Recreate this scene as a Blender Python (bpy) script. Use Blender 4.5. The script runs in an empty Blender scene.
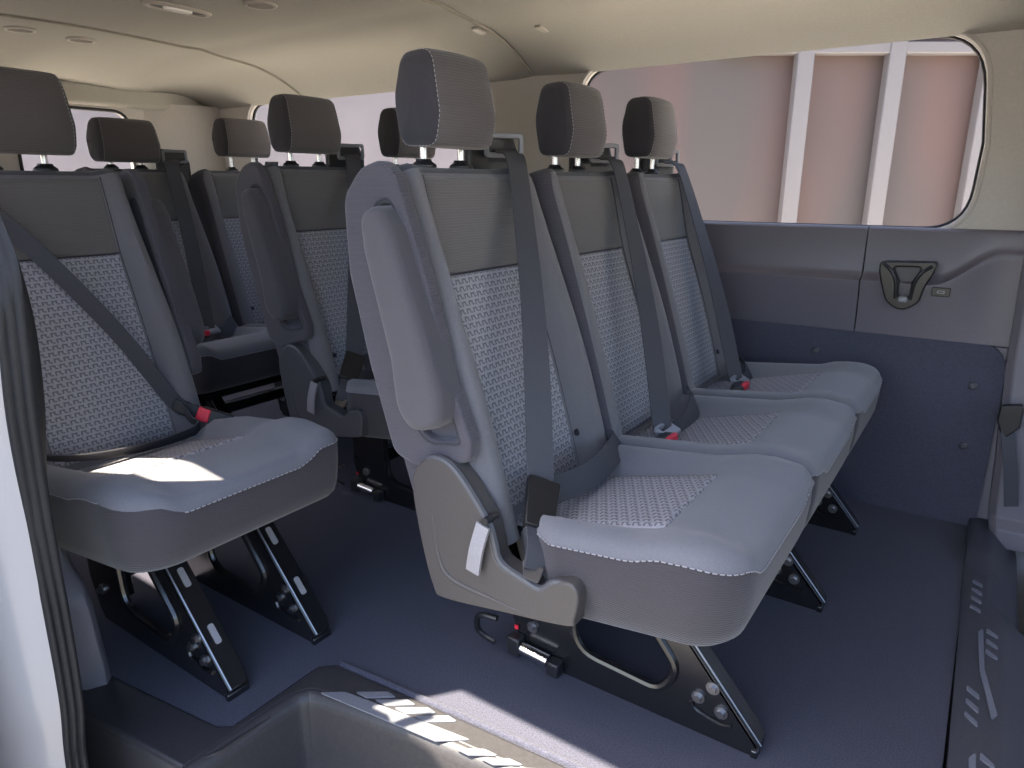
import bpy, bmesh, math, random
from mathutils import Vector, Matrix
from mathutils.geometry import delaunay_2d_cdt
random.seed(7)
scene = bpy.context.scene
COL = scene.collection
PI = math.pi

# ------------------------------------------------------------------ camera, world, sun, exposure
cam_d = bpy.data.cameras.new('camera')
cam_d.sensor_width = 36.0
cam_d.lens = 36.0 * 695.91 / 1024.0
cam_d.clip_start = 0.02
cam = bpy.data.objects.new('camera', cam_d)
COL.objects.link(cam)
RX = Vector((0.823838, 0.566825, 0.0))
DN = Vector((0.155840, -0.226502, -0.961463))
FW = Vector((-0.544981, 0.792090, -0.274935))
cam.matrix_world = Matrix((
    (RX.x, -DN.x, -FW.x, 0.0),
    (RX.y, -DN.y, -FW.y, 0.0),
    (RX.z, -DN.z, -FW.z, 0.9),
    (0, 0, 0, 1)))
scene.camera = cam

world = bpy.data.worlds.new('world')
scene.world = world
world.use_nodes = True
wn = world.node_tree
wn.nodes.clear()
w_out = wn.nodes.new('ShaderNodeOutputWorld')
w_bg = wn.nodes.new('ShaderNodeBackground')
w_sky = wn.nodes.new('ShaderNodeTexSky')
w_sky.sky_type = 'NISHITA'
w_sky.sun_disc = False
w_sky.sun_elevation = math.radians(60)
w_sky.sun_rotation = math.radians(225)
w_sky.air_density = 1.0
w_sky.dust_density = 2.5
w_sky.ozone_density = 1.5
w_bg.inputs['Strength'].default_value = 0.60
wn.links.new(w_sky.outputs[0], w_bg.inputs[0])
wn.links.new(w_bg.outputs[0], w_out.inputs[0])

sun_d = bpy.data.lights.new('sun', 'SUN')
sun_d.energy = 27.0
sun_d.angle = math.radians(0.6)
sun_d.color = (1.0, 0.90, 0.70)
sun = bpy.data.objects.new('sun', sun_d)
COL.objects.link(sun)
SUN_DIR = Vector((0.80, 1.0, -2.45)).normalized()
sun.rotation_euler = SUN_DIR.to_track_quat('-Z', 'Y').to_euler()

scene.view_settings.view_transform = 'Standard'
scene.view_settings.look = 'None'
scene.view_settings.gamma = 1.0
scene.view_settings.use_curve_mapping = False
scene.view_settings.exposure = 0.42
scene.cycles.use_denoising = True
scene.cycles.max_bounces = 10
scene.cycles.diffuse_bounces = 6
scene.cycles.transparent_max_bounces = 12

# ------------------------------------------------------------------ materials
def new_mat(name):
    m = bpy.data.materials.new(name)
    m.use_nodes = True
    nt = m.node_tree
    return m, nt, nt.nodes['Principled BSDF']

def mat(name, col, rough=0.6, metal=0.0, var=0.0, scale=60.0, bump=0.0, bscale=None, spec=None, coat=0.0, sheen=0.0):
    m, nt, b = new_mat(name)
    b.inputs['Base Color'].default_value = (*col, 1)
    b.inputs['Roughness'].default_value = rough
    b.inputs['Metallic'].default_value = metal
    if spec is not None: b.inputs['Specular IOR Level'].default_value = spec
    if coat: b.inputs['Coat Weight'].default_value = coat; b.inputs['Coat Roughness'].default_value = 0.15
    if sheen:
        b.inputs['Sheen Weight'].default_value = sheen
        b.inputs['Sheen Roughness'].default_value = 0.6
    tc = nt.nodes.new('ShaderNodeTexCoord')
    if var:
        n = nt.nodes.new('ShaderNodeTexNoise'); n.inputs['Scale'].default_value = scale; n.inputs['Detail'].default_value = 4
        nt.links.new(tc.outputs['Object'], n.inputs['Vector'])
        r = nt.nodes.new('ShaderNodeMapRange')
        r.inputs[1].default_value = 0.3; r.inputs[2].default_value = 0.7
        r.inputs[3].default_value = 1 - var; r.inputs[4].default_value = 1 + var
        nt.links.new(n.outputs[0], r.inputs[0])
        mx = nt.nodes.new('ShaderNodeVectorMath'); mx.operation = 'SCALE'
        mx.inputs[0].default_value = col
        nt.links.new(r.outputs[0], mx.inputs['Scale'])
        nt.links.new(mx.outputs[0], b.inputs['Base Color'])
    if bump:
        n2 = nt.nodes.new('ShaderNodeTexNoise'); n2.inputs['Scale'].default_value = bscale or scale; n2.inputs['Detail'].default_value = 3
        nt.links.new(tc.outputs['Object'], n2.inputs['Vector'])
        bp = nt.nodes.new('ShaderNodeBump'); bp.inputs['Strength'].default_value = bump; bp.inputs['Distance'].default_value = 0.002
        nt.links.new(n2.outputs[0], bp.inputs['Height'])
        nt.links.new(bp.outputs[0], b.inputs['Normal'])
    return m

def ribbed(name, col, period, amt, rough=0.85):
    """fine woven ribs across the height of the cloth"""
    m, nt, b = new_mat(name)
    b.inputs['Roughness'].default_value = rough
    b.inputs['Specular IOR Level'].default_value = 0.25
    b.inputs['Sheen Weight'].default_value = 0.25
    tc = nt.nodes.new('ShaderNodeTexCoord')
    sp = nt.nodes.new('ShaderNodeSeparateXYZ'); nt.links.new(tc.outputs['Object'], sp.inputs[0])
    ns = nt.nodes.new('ShaderNodeTexNoise'); ns.inputs['Scale'].default_value = 90; nt.links.new(tc.outputs['Object'], ns.inputs['Vector'])
    ad = nt.nodes.new('ShaderNodeMath'); ad.operation = 'MULTIPLY_ADD'; ad.inputs[1].default_value = 0.004
    nt.links.new(ns.outputs[0], ad.inputs[0]); nt.links.new(sp.outputs[2], ad.inputs[2])
    mu = nt.nodes.new('ShaderNodeMath'); mu.operation = 'MULTIPLY'; mu.inputs[1].default_value = 2 * PI / period
    nt.links.new(ad.outputs[0], mu.inputs[0])
    si = nt.nodes.new('ShaderNodeMath'); si.operation = 'SINE'; nt.links.new(mu.outputs[0], si.inputs[0])
    r = nt.nodes.new('ShaderNodeMapRange'); r.inputs[1].default_value = -1; r.inputs[3].default_value = 1 - amt; r.inputs[4].default_value = 1 + amt
    nt.links.new(si.outputs[0], r.inputs[0])
    mx = nt.nodes.new('ShaderNodeVectorMath'); mx.operation = 'SCALE'; mx.inputs[0].default_value = col
    nt.links.new(r.outputs[0], mx.inputs['Scale']); nt.links.new(mx.outputs[0], b.inputs['Base Color'])
    bp = nt.nodes.new('ShaderNodeBump'); bp.inputs['Strength'].default_value = 0.25; bp.inputs['Distance'].default_value = 0.001
    nt.links.new(si.outputs[0], bp.inputs['Height']); nt.links.new(bp.outputs[0], b.inputs['Normal'])
    return m

def hook_cloth(name, light, dark, pu=0.0175, pv=0.0125):
    """woven panel: rows of little hook-shaped stitches, staggered row by row (UV in metres)"""
    m, nt, b = new_mat(name)
    b.inputs['Roughness'].default_value = 0.85
    b.inputs['Specular IOR Level'].default_value = 0.25
    N = nt.nodes; L = nt.links
    def math_(op, a, c=None, d=None):
        n = N.new('ShaderNodeMath'); n.operation = op
        for i, v in enumerate((a, c, d)):
            if v is None: continue
            if isinstance(v, (int, float)): n.inputs[i].default_value = v
            else: L.new(v, n.inputs[i])
        return n.outputs[0]
    uv = N.new('ShaderNodeUVMap')
    sp = N.new('ShaderNodeSeparateXYZ'); L.new(uv.outputs[0], sp.inputs[0])
    vv = math_('DIVIDE', sp.outputs[1], pv)
    row = math_('FLOOR', vv); fv = math_('FRACT', vv)
    uu = math_('ADD', math_('DIVIDE', sp.outputs[0], pu), math_('MULTIPLY', row, 0.37))
    fu = math_('FRACT', uu)
    def box(u0, u1, v0, v1):
        a = math_('MULTIPLY', math_('GREATER_THAN', fu, u0), math_('LESS_THAN', fu, u1))
        c = math_('MULTIPLY', math_('GREATER_THAN', fv, v0), math_('LESS_THAN', fv, v1))
        return math_('MULTIPLY', a, c)
    k = math_('MAXIMUM', box(0.12, 0.72, 0.58, 0.80), box(0.12, 0.30, 0.12, 0.80))
    k = math_('MAXIMUM', k, box(0.55, 0.74, 0.30, 0.80))
    k = math_('MAXIMUM', k, box(0.66, 0.98, 0.12, 0.32))
    ns = N.new('ShaderNodeTexNoise'); ns.inputs['Scale'].default_value = 350
    tc = N.new('ShaderNodeTexCoord'); L.new(tc.outputs['Object'], ns.inputs['Vector'])
    mix = N.new('ShaderNodeMix'); mix.data_type = 'RGBA'
    L.new(k, mix.inputs[0]); mix.inputs[6].default_value = (*light, 1); mix.inputs[7].default_value = (*dark, 1)
    r = N.new('ShaderNodeMapRange'); r.inputs[1].default_value = 0.3; r.inputs[2].default_value = 0.7; r.inputs[3].default_value = 0.85; r.inputs[4].default_value = 1.15
    L.new(ns.outputs[0], r.inputs[0])
    sc = N.new('ShaderNodeVectorMath'); sc.operation = 'SCALE'; L.new(mix.outputs[2], sc.inputs[0]); L.new(r.outputs[0], sc.inputs['Scale'])
    L.new(sc.outputs[0], b.inputs['Base Color'])
    bp = N.new('ShaderNodeBump'); bp.inputs['Strength'].default_value = 0.4; bp.inputs['Distance'].default_value = 0.001; bp.invert = True
    L.new(k, bp.inputs['Height']); L.new(bp.outputs[0], b.inputs['Normal'])
    return m

def tinted_glass(name, tint, refl=0.06):
    m = bpy.data.materials.new(name); m.use_nodes = True
    nt = m.node_tree; nt.nodes.clear()
    o = nt.nodes.new('ShaderNodeOutputMaterial')
    t = nt.nodes.new('ShaderNodeBsdfTransparent'); t.inputs[0].default_value = (*tint, 1)
    g = nt.nodes.new('ShaderNodeBsdfGlossy'); g.inputs['Roughness'].default_value = 0.02
    mx = nt.nodes.new('ShaderNodeMixShader'); mx.inputs[0].default_value = refl
    nt.links.new(t.outputs[0], mx.inputs[1]); nt.links.new(g.outputs[0], mx.inputs[2]); nt.links.new(mx.outputs[0], o.inputs[0])
    return m

M = {}
M['side'] = ribbed('charcoal_side_cloth', (0.070, 0.065, 0.079), 0.0035, 0.05)
M['skirt'] = ribbed('cushion_skirt_cloth', (0.044, 0.040, 0.047), 0.0035, 0.07)
M['bolster'] = mat('grey_bolster_cloth', (0.142, 0.137, 0.148), 0.9, var=0.10, scale=500, bump=0.2, bscale=700, spec=0.25, sheen=0.2)
M['upper'] = ribbed('warm_grey_ribbed_cloth', (0.135, 0.128, 0.128), 0.0045, 0.06)
M['insert'] = hook_cloth('hook_pattern_cloth', (0.325, 0.322, 0.350), (0.150, 0.148, 0.168))
M['cushtop'] = mat('blue_grey_cushion_cloth', (0.135, 0.135, 0.156), 0.9, var=0.10, scale=500, bump=0.2, bscale=700, spec=0.25, sheen=0.25)
M['toptrim'] = mat('dark_top_cloth', (0.060, 0.058, 0.068), 0.9, var=0.1, scale=400, spec=0.25, sheen=0.15)
M['headrest'] = ribbed('headrest_ribbed_cloth', (0.100, 0.091, 0.096), 0.0045, 0.06)
M['headrest_side'] = mat('headrest_side_cloth', (0.040, 0.037, 0.046), 0.9, var=0.1, scale=400, spec=0.25, sheen=0.15)
M['arm'] = mat('armrest_cloth', (0.070, 0.064, 0.074), 0.9, var=0.10, scale=600, bump=0.2, bscale=700, spec=0.25, sheen=0.2)
M['armdark'] = mat('armrest_cloth_dark', (0.060, 0.056, 0.066), 0.9, var=0.10, scale=600, bump=0.2, bscale=700, spec=0.25, sheen=0.2)
M['recess'] = mat('recess_plastic', (0.075, 0.075, 0.098), 0.6, var=0.05, scale=200)
M['piping'] = mat('piping', (0.035, 0.034, 0.042), 0.7)
M['thread'] = mat('pale_thread', (0.30, 0.29, 0.31), 0.8)
M['cover'] = mat('grey_moulded_plastic', (0.066, 0.059, 0.058), 0.5, var=0.06, scale=300, bump=0.15, bscale=500)
M['coverdark'] = mat('dark_moulded_plastic', (0.070, 0.070, 0.080), 0.45, var=0.06, scale=300)
M['strap'] = mat('grey_strap', (0.27, 0.26, 0.28), 0.55, var=0.08, scale=300)
M['legblack'] = mat('gloss_black_paint', (0.010, 0.010, 0.012), 0.25, spec=0.6, coat=0.4)
M['chrome'] = mat('chrome', (0.80, 0.80, 0.82), 0.18, 1.0)
M['steel'] = mat('zinc_steel', (0.34, 0.34, 0.36), 0.32, 1.0)
M['black'] = mat('black_plastic', (0.018, 0.018, 0.021), 0.4)
M['blackgloss'] = mat('black_gloss_plastic', (0.012, 0.012, 0.014), 0.3)
M['belt'] = mat('belt_webbing', (0.052, 0.053, 0.064), 0.75, var=0.10, scale=500, bump=0.2, bscale=900)
M['tongue'] = mat('tongue_grey', (0.22, 0.23, 0.26), 0.4)
M['red'] = mat('red_button', (0.75, 0.03, 0.06), 0.4)
M['carpet'] = mat('navy_black_carpet', (0.052, 0.053, 0.078), 1.0, var=0.45, scale=420, bump=0.6, bscale=600, spec=0.1, sheen=0.1)
M['wallcarpet'] = mat('wall_carpet', (0.075, 0.076, 0.105), 1.0, var=0.15, scale=300, bump=0.3, bscale=500, spec=0.1)
M['head'] = mat('headliner_cloth', (0.335, 0.322, 0.287), 0.95, var=0.06, scale=260, bump=0.2, bscale=400, spec=0.1)
M['seam'] = mat('headliner_seam', (0.25, 0.23, 0.19), 0.9)
M['beige'] = mat('beige_pillar_plastic', (0.46, 0.435, 0.405), 0.7, var=0.04, scale=150)
M['midpanel'] = mat('slate_panel_plastic', (0.135, 0.125, 0.150), 0.38, var=0.05, scale=250, bump=0.1, bscale=500)
M['pillar'] = mat('mauve_grey_pillar_plastic', (0.17, 0.16, 0.185), 0.55, var=0.05, scale=250)
M['step'] = mat('step_well_plastic', (0.036, 0.034, 0.038), 0.45, var=0.12, scale=120, bump=0.15, bscale=350)
M['pad'] = mat('tread_pad', (0.16, 0.165, 0.19), 0.6, var=0.12, scale=400)
M['scuff'] = mat('scuff_plastic', (0.055, 0.055, 0.068), 0.5, var=0.1, scale=150)
M['padd'] = mat('tread_pad_dark', (0.15, 0.155, 0.19), 0.6, var=0.12, scale=400)
M['rubber'] = mat('seal_rubber', (0.020, 0.020, 0.023), 0.6, spec=0.3, var=0.1, scale=100)
M['white'] = mat('white_body_paint', (0.40, 0.39, 0.41), 0.2, coat=0.5)
M['vent'] = mat('vent_plastic', (0.36, 0.33, 0.29), 0.5)
M['ventdark'] = mat('vent_gap', (0.10, 0.095, 0.09), 0.7)
M['lens'] = mat('clear_lens', (0.80, 0.78, 0.74), 0.12, spec=0.8)
M['glass'] = tinted_glass('tinted_glass', (0.92, 0.905, 0.905), 0.0)
M['bright_ground'] = mat('bright_bounce_ground', (0.66, 0.64, 0.60), 0.9, var=0.06, scale=3)
M['post'] = mat('white_post', (0.135, 0.127, 0.134), 0.6)
M['pale'] = mat('pale_lavender_render', (0.17, 0.155, 0.165), 0.9, var=0.12, scale=1.2)
M['rearwall'] = mat('pale_fill_wall', (0.42, 0.40, 0.41), 0.9, var=0.08, scale=1.0)
M['dim_ground'] = mat('dim_door_ground', (0.11, 0.105, 0.10), 0.9, var=0.1, scale=2)

# ------------------------------------------------------------------ mesh helpers
class MB:
    def __init__(s): s.v = []; s.f = []; s.m = []; s.uv = None
    def vert(s, p): s.v.append(tuple(p)); return len(s.v) - 1
    def face(s, ids, m=0): s.f.append(tuple(ids)); s.m.append(m)
    def grid(s, rows, m=0, closed=False, flip=False, mf=None):
        ids = [[s.vert(p) for p in r] for r in rows]
        for i in range(len(ids) - 1):
            n = len(ids[i]); k = n if closed else n - 1
            for j in range(k):
                q = [ids[i][j], ids[i][(j + 1) % n], ids[i + 1][(j + 1) % n], ids[i + 1][j]]
                if flip: q.reverse()
                s.face(q, mf(i, j) if mf else m)
        return ids
    def fan(s, ids, m=0, flip=False):
        c = Vector((0, 0, 0))
        for i in ids: c += Vector(s.v[i])
        c = s.vert(c / len(ids)); n = len(ids)
        for j in range(n):
            q = [ids[j], ids[(j + 1) % n], c]
            if flip: q.reverse()
            s.face(q, m)
    def loft(s, rings, m=0, caps=True, mf=None, capm=None):
        ids = s.grid(rings, m, closed=True, mf=mf)
        if caps:
            s.fan(ids[0], m if capm is None else capm, flip=True); s.fan(ids[-1], m if capm is None else capm)
        return ids
    def box(s, c, d, m=0, rot=None):
        c = Vector(c); vs = []
        for z in (-1, 1):
            for y in (-1, 1):
                for x in (-1, 1):
                    p = Vector((x * d[0] / 2, y * d[1] / 2, z * d[2] / 2))
                    if rot: p = rot @ p
                    vs.append(s.vert(c + p))
        for q in ((0, 2, 3, 1), (4, 5, 7, 6), (0, 1, 5, 4), (2, 6, 7, 3), (0, 4, 6, 2), (1, 3, 7, 5)):
            s.face([vs[i] for i in q], m)
    def tube(s, pts, r, n=8, m=0, closed=False, caps=True):
        pts = [Vector(p) for p in pts]; N = len(pts); rings = []
        up = None
        for i, p in enumerate(pts):
            a = pts[(i - 1) % N] if (closed or i > 0) else p
            b = pts[(i + 1) % N] if (closed or i < N - 1) else p
            t = (b - a).normalized() if (b - a).length > 1e-9 else Vector((0, 0, 1))
            if up is None:
                up = Vector((0, 0, 1)) if abs(t.z) < 0.9 else Vector((1, 0, 0))
            x = up - t * up.dot(t)
            if x.length < 1e-6: x = t.orthogonal()
            x.normalize(); up = x; y = t.cross(x)
            rr = r[i] if isinstance(r, (list, tuple)) else r
            rings.append([p + (x * math.cos(2 * PI * k / n) + y * math.sin(2 * PI * k / n)) * rr for k in range(n)])
        if closed:
            ids = s.grid(rings + [rings[0]], m, closed=True)
        else:
            s.loft(rings, m, caps)
    def cyl(s, p0, p1, r, n=16, m=0): s.tube([p0, p1], r, n, m)
    def build(s, name, mats, parent=None, smooth=True, angle=40, bevel=0, bseg=2, fix=True):
        me = bpy.data.meshes.new(name)
        me.from_pydata([tuple(v) for v in s.v], [], s.f)
        if not isinstance(mats, (list, tuple)): mats = [mats]
        for mm in mats: me.materials.append(mm)
        for i, p in enumerate(me.polygons): p.material_index = s.m[i]
        if s.uv:
            ul = me.uv_layers.new(name='UVMap')
            for l in me.loops: ul.data[l.index].uv = s.uv[l.vertex_index]
        return link(name, me, parent, smooth, angle, bevel, bseg, fix)

def link(name, me, parent=None, smooth=True, angle=40, bevel=0, bseg=2, fix=True):
    if fix:
        bm = bmesh.new(); bm.from_mesh(me)
        bmesh.ops.remove_doubles(bm, verts=bm.verts, dist=1e-6)
        bmesh.ops.recalc_face_normals(bm, faces=bm.faces)
        bm.to_mesh(me); bm.free()
    if smooth:
        for p in me.polygons: p.use_smooth = True
        me.set_sharp_from_angle(angle=math.radians(angle))
    o = bpy.data.objects.new(name, me); COL.objects.link(o)
    if parent: o.parent = parent
    if bevel:
        b = o.modifiers.new('bevel', 'BEVEL'); b.width = bevel; b.segments = bseg; b.limit_method = 'ANGLE'; b.angle_limit = math.radians(40)
    return o

def thing(name, label, cat, loc=(0, 0, 0), group=None):
    o = bpy.data.objects.new(name, None); COL.objects.link(o)
    o.empty_display_size = 0.1
    o.location = loc; o['label'] = label; o['category'] = cat
    if group: o['group'] = group
    return o

def tag(o, label=None, cat=None, group=None, kind=None):
    if label: o['label'] = label
    if cat: o['category'] = cat
    if group: o['group'] = group
    if kind: o['kind'] = kind
    return o

def sm(a, b, x):
    t = max(0.0, min(1.0, (x - a) / (b - a))); return t * t * (3 - 2 * t)

def crom(pts, n=6, closed=False):
    pts = [Vector(p) for p in pts]; N = len(pts); out = []
    rng = range(N if closed else N - 1)
    for i in rng:
        p0 = pts[(i - 1) % N] if (closed or i > 0) else pts[0]
        p1 = pts[i]; p2 = pts[(i + 1) % N]
        p3 = pts[(i + 2) % N] if (closed or i + 2 < N) else pts[-1]
        for k in range(n):
            t = k / n
            out.append(0.5 * ((2 * p1) + (p2 - p0) * t + (2 * p0 - 5 * p1 + 4 * p2 - p3) * t * t + (3 * p1 - p0 - 3 * p2 + p3) * t ** 3))
    if not closed: out.append(pts[-1])
    return out

def rounded(pts, r, n=5):
    """round every corner of a 2-D polygon; r is one radius or a list"""
    out = []; N = len(pts)
    for i in range(N):
        p = Vector(pts[i][:2]); a = Vector(pts[i - 1][:2]) - p; b = Vector(pts[(i + 1) % N][:2]) - p
        rr = r[i] if isinstance(r, (list, tuple)) else r
        la, lb = a.length, b.length
        ang = a.angle(b)
        if rr <= 0 or ang > PI - 0.02: out.append(p); continue
        d = min(rr / math.tan(ang / 2), la * 0.49, lb * 0.49)
        p0 = p + a / la * d; p1 = p + b / lb * d
        for k in range(n + 1):
            t = k / n
            out.append(p0 * (1 - t) ** 2 + p * 2 * t * (1 - t) + p1 * t * t)
    return out

def rrect(x0, x1, y0, y1, r, n=6):
    return rounded([(x0, y0), (x1, y0), (x1, y1), (x0, y1)], r, n)

def plate(name, outline, mats, fr, thick, parent=None, holes=(), bevel=0.0, bres=2, angle=35):
    """a flat 2-D outline with holes, given thickness; fr(u, v, w) maps outline (u, v) and thickness w to 3-D"""
    loops = []
    for poly in [outline] + list(holes):
        clean = []
        for p in poly:
            q = Vector((p[0], p[1]))
            if not clean or (q - clean[-1]).length > 4e-4: clean.append(q)
        if (clean[0] - clean[-1]).length < 4e-4: clean.pop()
        area = sum(clean[k - 1].x * clean[k].y - clean[k].x * clean[k - 1].y for k in range(len(clean)))
        if (area < 0) == (len(loops) == 0): clean.reverse()          # outline anticlockwise, holes clockwise: material on the left
        loops.append(clean)
    def inset(lp, d):
        if d == 0: return lp
        out = []; N = len(lp)
        for k in range(N):
            a = (lp[k] - lp[k - 1]).normalized(); b = (lp[(k + 1) % N] - lp[k]).normalized()
            na = Vector((-a.y, a.x)); nb = Vector((-b.y, b.x)); m = na + nb
            m = na if m.length < 1e-6 else m.normalized()
            out.append(lp[k] + m * (d / max(0.5, m.dot(na))))
        return out
    h = thick / 2; prof = [(0.0, -h), (0.0, h)]
    if bevel > 0:
        nb_ = bres + 1
        top = [(bevel * (1 - math.cos(PI / 2 * k / nb_)), h - bevel * (1 - math.sin(PI / 2 * k / nb_))) for k in range(nb_ + 1)]
        prof = [(d, -w) for d, w in reversed(top)] + top
    mb = MB(); capv = ([], []); edges = []; pos = []
    for lp in loops:
        rings = [[(q.x, q.y, w) for q in inset(lp, d)] for d, w in prof]
        ids = mb.grid(rings, closed=True)
        n0 = len(pos); n = len(lp)
        pos += [Vector((r[0], r[1])) for r in rings[-1]]
        edges += [(n0 + k, n0 + (k + 1) % n) for k in range(n)]
        capv[0].extend(ids[0]); capv[1].extend(ids[-1])
    vs, es, fs, ov, oe, of = delaunay_2d_cdt(pos, edges, [], 0, 1e-7)
    def inside(c, lp):
        r = False; N = len(lp)
        for k in range(N):
            a, b = lp[k - 1], lp[k]
            if (a.y > c.y) != (b.y > c.y) and c.x < (b.x - a.x) * (c.y - a.y) / (b.y - a.y) + a.x: r = not r
        return r
    bounds = []; n0 = 0
    for lp in loops: bounds.append(pos[n0:n0 + len(lp)]); n0 += len(lp)
    for f in fs:
        c = (vs[f[0]] + vs[f[1]] + vs[f[2]]) / 3
        if not inside(c, bounds[0]) or any(inside(c, b) for b in bounds[1:]): continue
        if any(not ov[k] for k in f): continue
        src = [ov[k][0] for k in f]
        mb.face([capv[1][k] for k in src]); mb.face([capv[0][k] for k in reversed(src)])
    me = bpy.data.meshes.new(name)
    me.from_pydata([tuple(fr(*v)) for v in mb.v], [], mb.f)
    if not isinstance(mats, (list, tuple)): mats = [mats]
    for mm in mats: me.materials.append(mm)
    o = link(name, me, parent, True, angle)
    e1 = Vector(fr(1, 0, 0)) - Vector(fr(0, 0, 0)); e2 = Vector(fr(0, 1, 0)) - Vector(fr(0, 0, 0)); ax = e1.cross(e2).normalized()
    for p in me.polygons:
        if abs(p.normal.dot(ax)) > 0.995: p.use_smooth = False
    return o

def ribbon(name, pts, wdirs, width, thick, mats, parent=None, n=8):
    """flat webbing along a smooth path; wdirs gives the across direction at each control point"""
    P = crom(pts, n); W = crom(wdirs, n); mb = MB(); rings = []
    for i, p in enumerate(P):
        t = (P[min(i + 1, len(P) - 1)] - P[max(i - 1, 0)]).normalized()
        w = W[i] - t * W[i].dot(t); w.normalize(); nn = t.cross(w)
        a = w * width / 2; b = nn * thick / 2
        rings.append([p - a - b, p + a - b, p + a + b, p - a + b])
    mb.loft(rings)
    return mb.build(name, mats, parent, angle=30)

def dashes(mb, path, on=0.0055, off=0.0035, r=0.0010, closed=False):
    """pale running stitch along a path"""
    P = [Vector(p) for p in path]
    if closed: P.append(P[0])
    acc = 0.0; seg = []; state = True; lim = on
    for i in range(len(P) - 1):
        a, b = P[i], P[i + 1]; L = (b - a).length; pos = 0.0
        if L < 1e-9: continue
        while pos < L:
            step = min(lim - acc, L - pos)
            if state:
                if not seg: seg = [a + (b - a) * (pos / L)]
                seg.append(a + (b - a) * ((pos + step) / L))
            pos += step; acc += step
            if acc >= lim - 1e-9:
                if state and len(seg) > 1: mb.tube([seg[0], seg[-1]], r, 4)
                seg = []; state = not state; lim = on if state else off; acc = 0.0

# ------------------------------------------------------------------ the setting
X_REAR, X_FRONT, Y_L, Y_R = -3.32, 1.30, 2.15, 0.36
FR_XZ = lambda y: (lambda u, v, w: (u, y + w, v))         # plate standing along the van
FR_XY = lambda z: (lambda u, v, w: (u, v, z + w))         # plate lying flat
FR_YZ = lambda x: (lambda u, v, w: (x + w, u, v))         # plate standing across the van

# floor carpet, cut out round the step well
fl = [(X_REAR, 0.36), (-1.30, 0.36), (-1.30, 0.488), (-0.985, 0.530), (-0.962, 0.545), (-0.962, 0.735), (-0.935, 0.758),
      (-0.60, 0.786), (0.056, 0.830), (0.056, Y_L), (X_REAR, Y_L)]
floor = plate('floor', fl, M['carpet'], FR_XY(-0.010), 0.02)
tag(floor, kind='structure')
# metal floor pan under it, so nothing is open from below
mb = MB(); mb.box((-1.0, 1.45, -0.36), (4.64, 1.44, 0.10)); mb.box((-2.22, 0.56, -0.36), (2.2, 0.42, 0.10))
tag(mb.build('floor_pan', M['rubber']), kind='structure')

# headliner
def head_z(y, x):
    h = abs(y - 1.255)
    z = 1.392 - 0.034 * (h / 0.62) ** 2
    if h > 0.60:
        t = min(1.0, (h - 0.60) / 0.295); z -= 0.070 * t ** 2.1
    z -= 0.075 * sm(-2.7, -3.3, x) * (1 - sm(0.45, 0.9, h))
    # pressed ridges along the van beside the middle strip
    z += 0.006 * math.exp(-((h - 0.42) / 0.05) ** 2) * sm(-3.2, -2.9, x)
    return z
def head_panel(mb, x0, x1, dz):
    xs = [x0 + (x1 - x0) * i / 18 for i in range(19)]
    ys = [0.355 + (2.155 - 0.355) * j / 60 for j in range(61)]
    rows = []
    for i, x in enumerate(xs):
        e = min(i, 18 - i); roll = 0.006 if e == 0 else 0.0
        rows.append([(x, y, head_z(y, x) + dz + roll) for y in ys])
    top = [[(p[0], p[1], p[2] + 0.03) for p in r] for r in rows]
    ids = mb.grid(rows, 0, flip=True); idt = mb.grid(top, 0)
    for A, B in ((ids[0], idt[0]), (ids[-1], idt[-1])):
        for j in range(60): mb.face((A[j], A[j + 1], B[j + 1], B[j]))
mb = MB()
SEAM1, SEAM2 = -1.39, -2.56
head_panel(mb, X_REAR - 0.05, SEAM2 - 0.003, 0.0)
head_panel(mb, SEAM2 + 0.003, SEAM1 - 0.003, 0.0)
head_panel(mb, SEAM1 + 0.003, X_FRONT, 0.0)
ceil = mb.build('ceiling', M['head'], angle=50)
tag(ceil, kind='structure')
for sx in (SEAM1, SEAM2):
    mb = MB(); ys = [0.38 + 1.75 * j / 70 for j in range(71)]
    mb.tube([(sx, y, head_z(y, sx) + 0.0005) for y in ys], 0.0035, 6)
    mb.build('panel_seam', M['seam'], ceil)
# outer roof skin and the sliding-door header
mb = MB(); mb.box(((X_REAR + X_FRONT) / 2, 1.255, 1.46), (X_FRONT - X_REAR + 0.1, 1.76, 0.03))
mb.box(((X_REAR + X_FRONT) / 2, 0.345, 1.36), (X_FRONT - X_REAR + 0.1, 0.05, 0.20))
mb.box(((X_REAR + X_FRONT) / 2, 2.18, 1.36), (X_FRONT - X_REAR + 0.1, 0.05, 0.20))
tag(mb.build('roof', M['white'], bevel=0.01), kind='structure')

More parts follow.
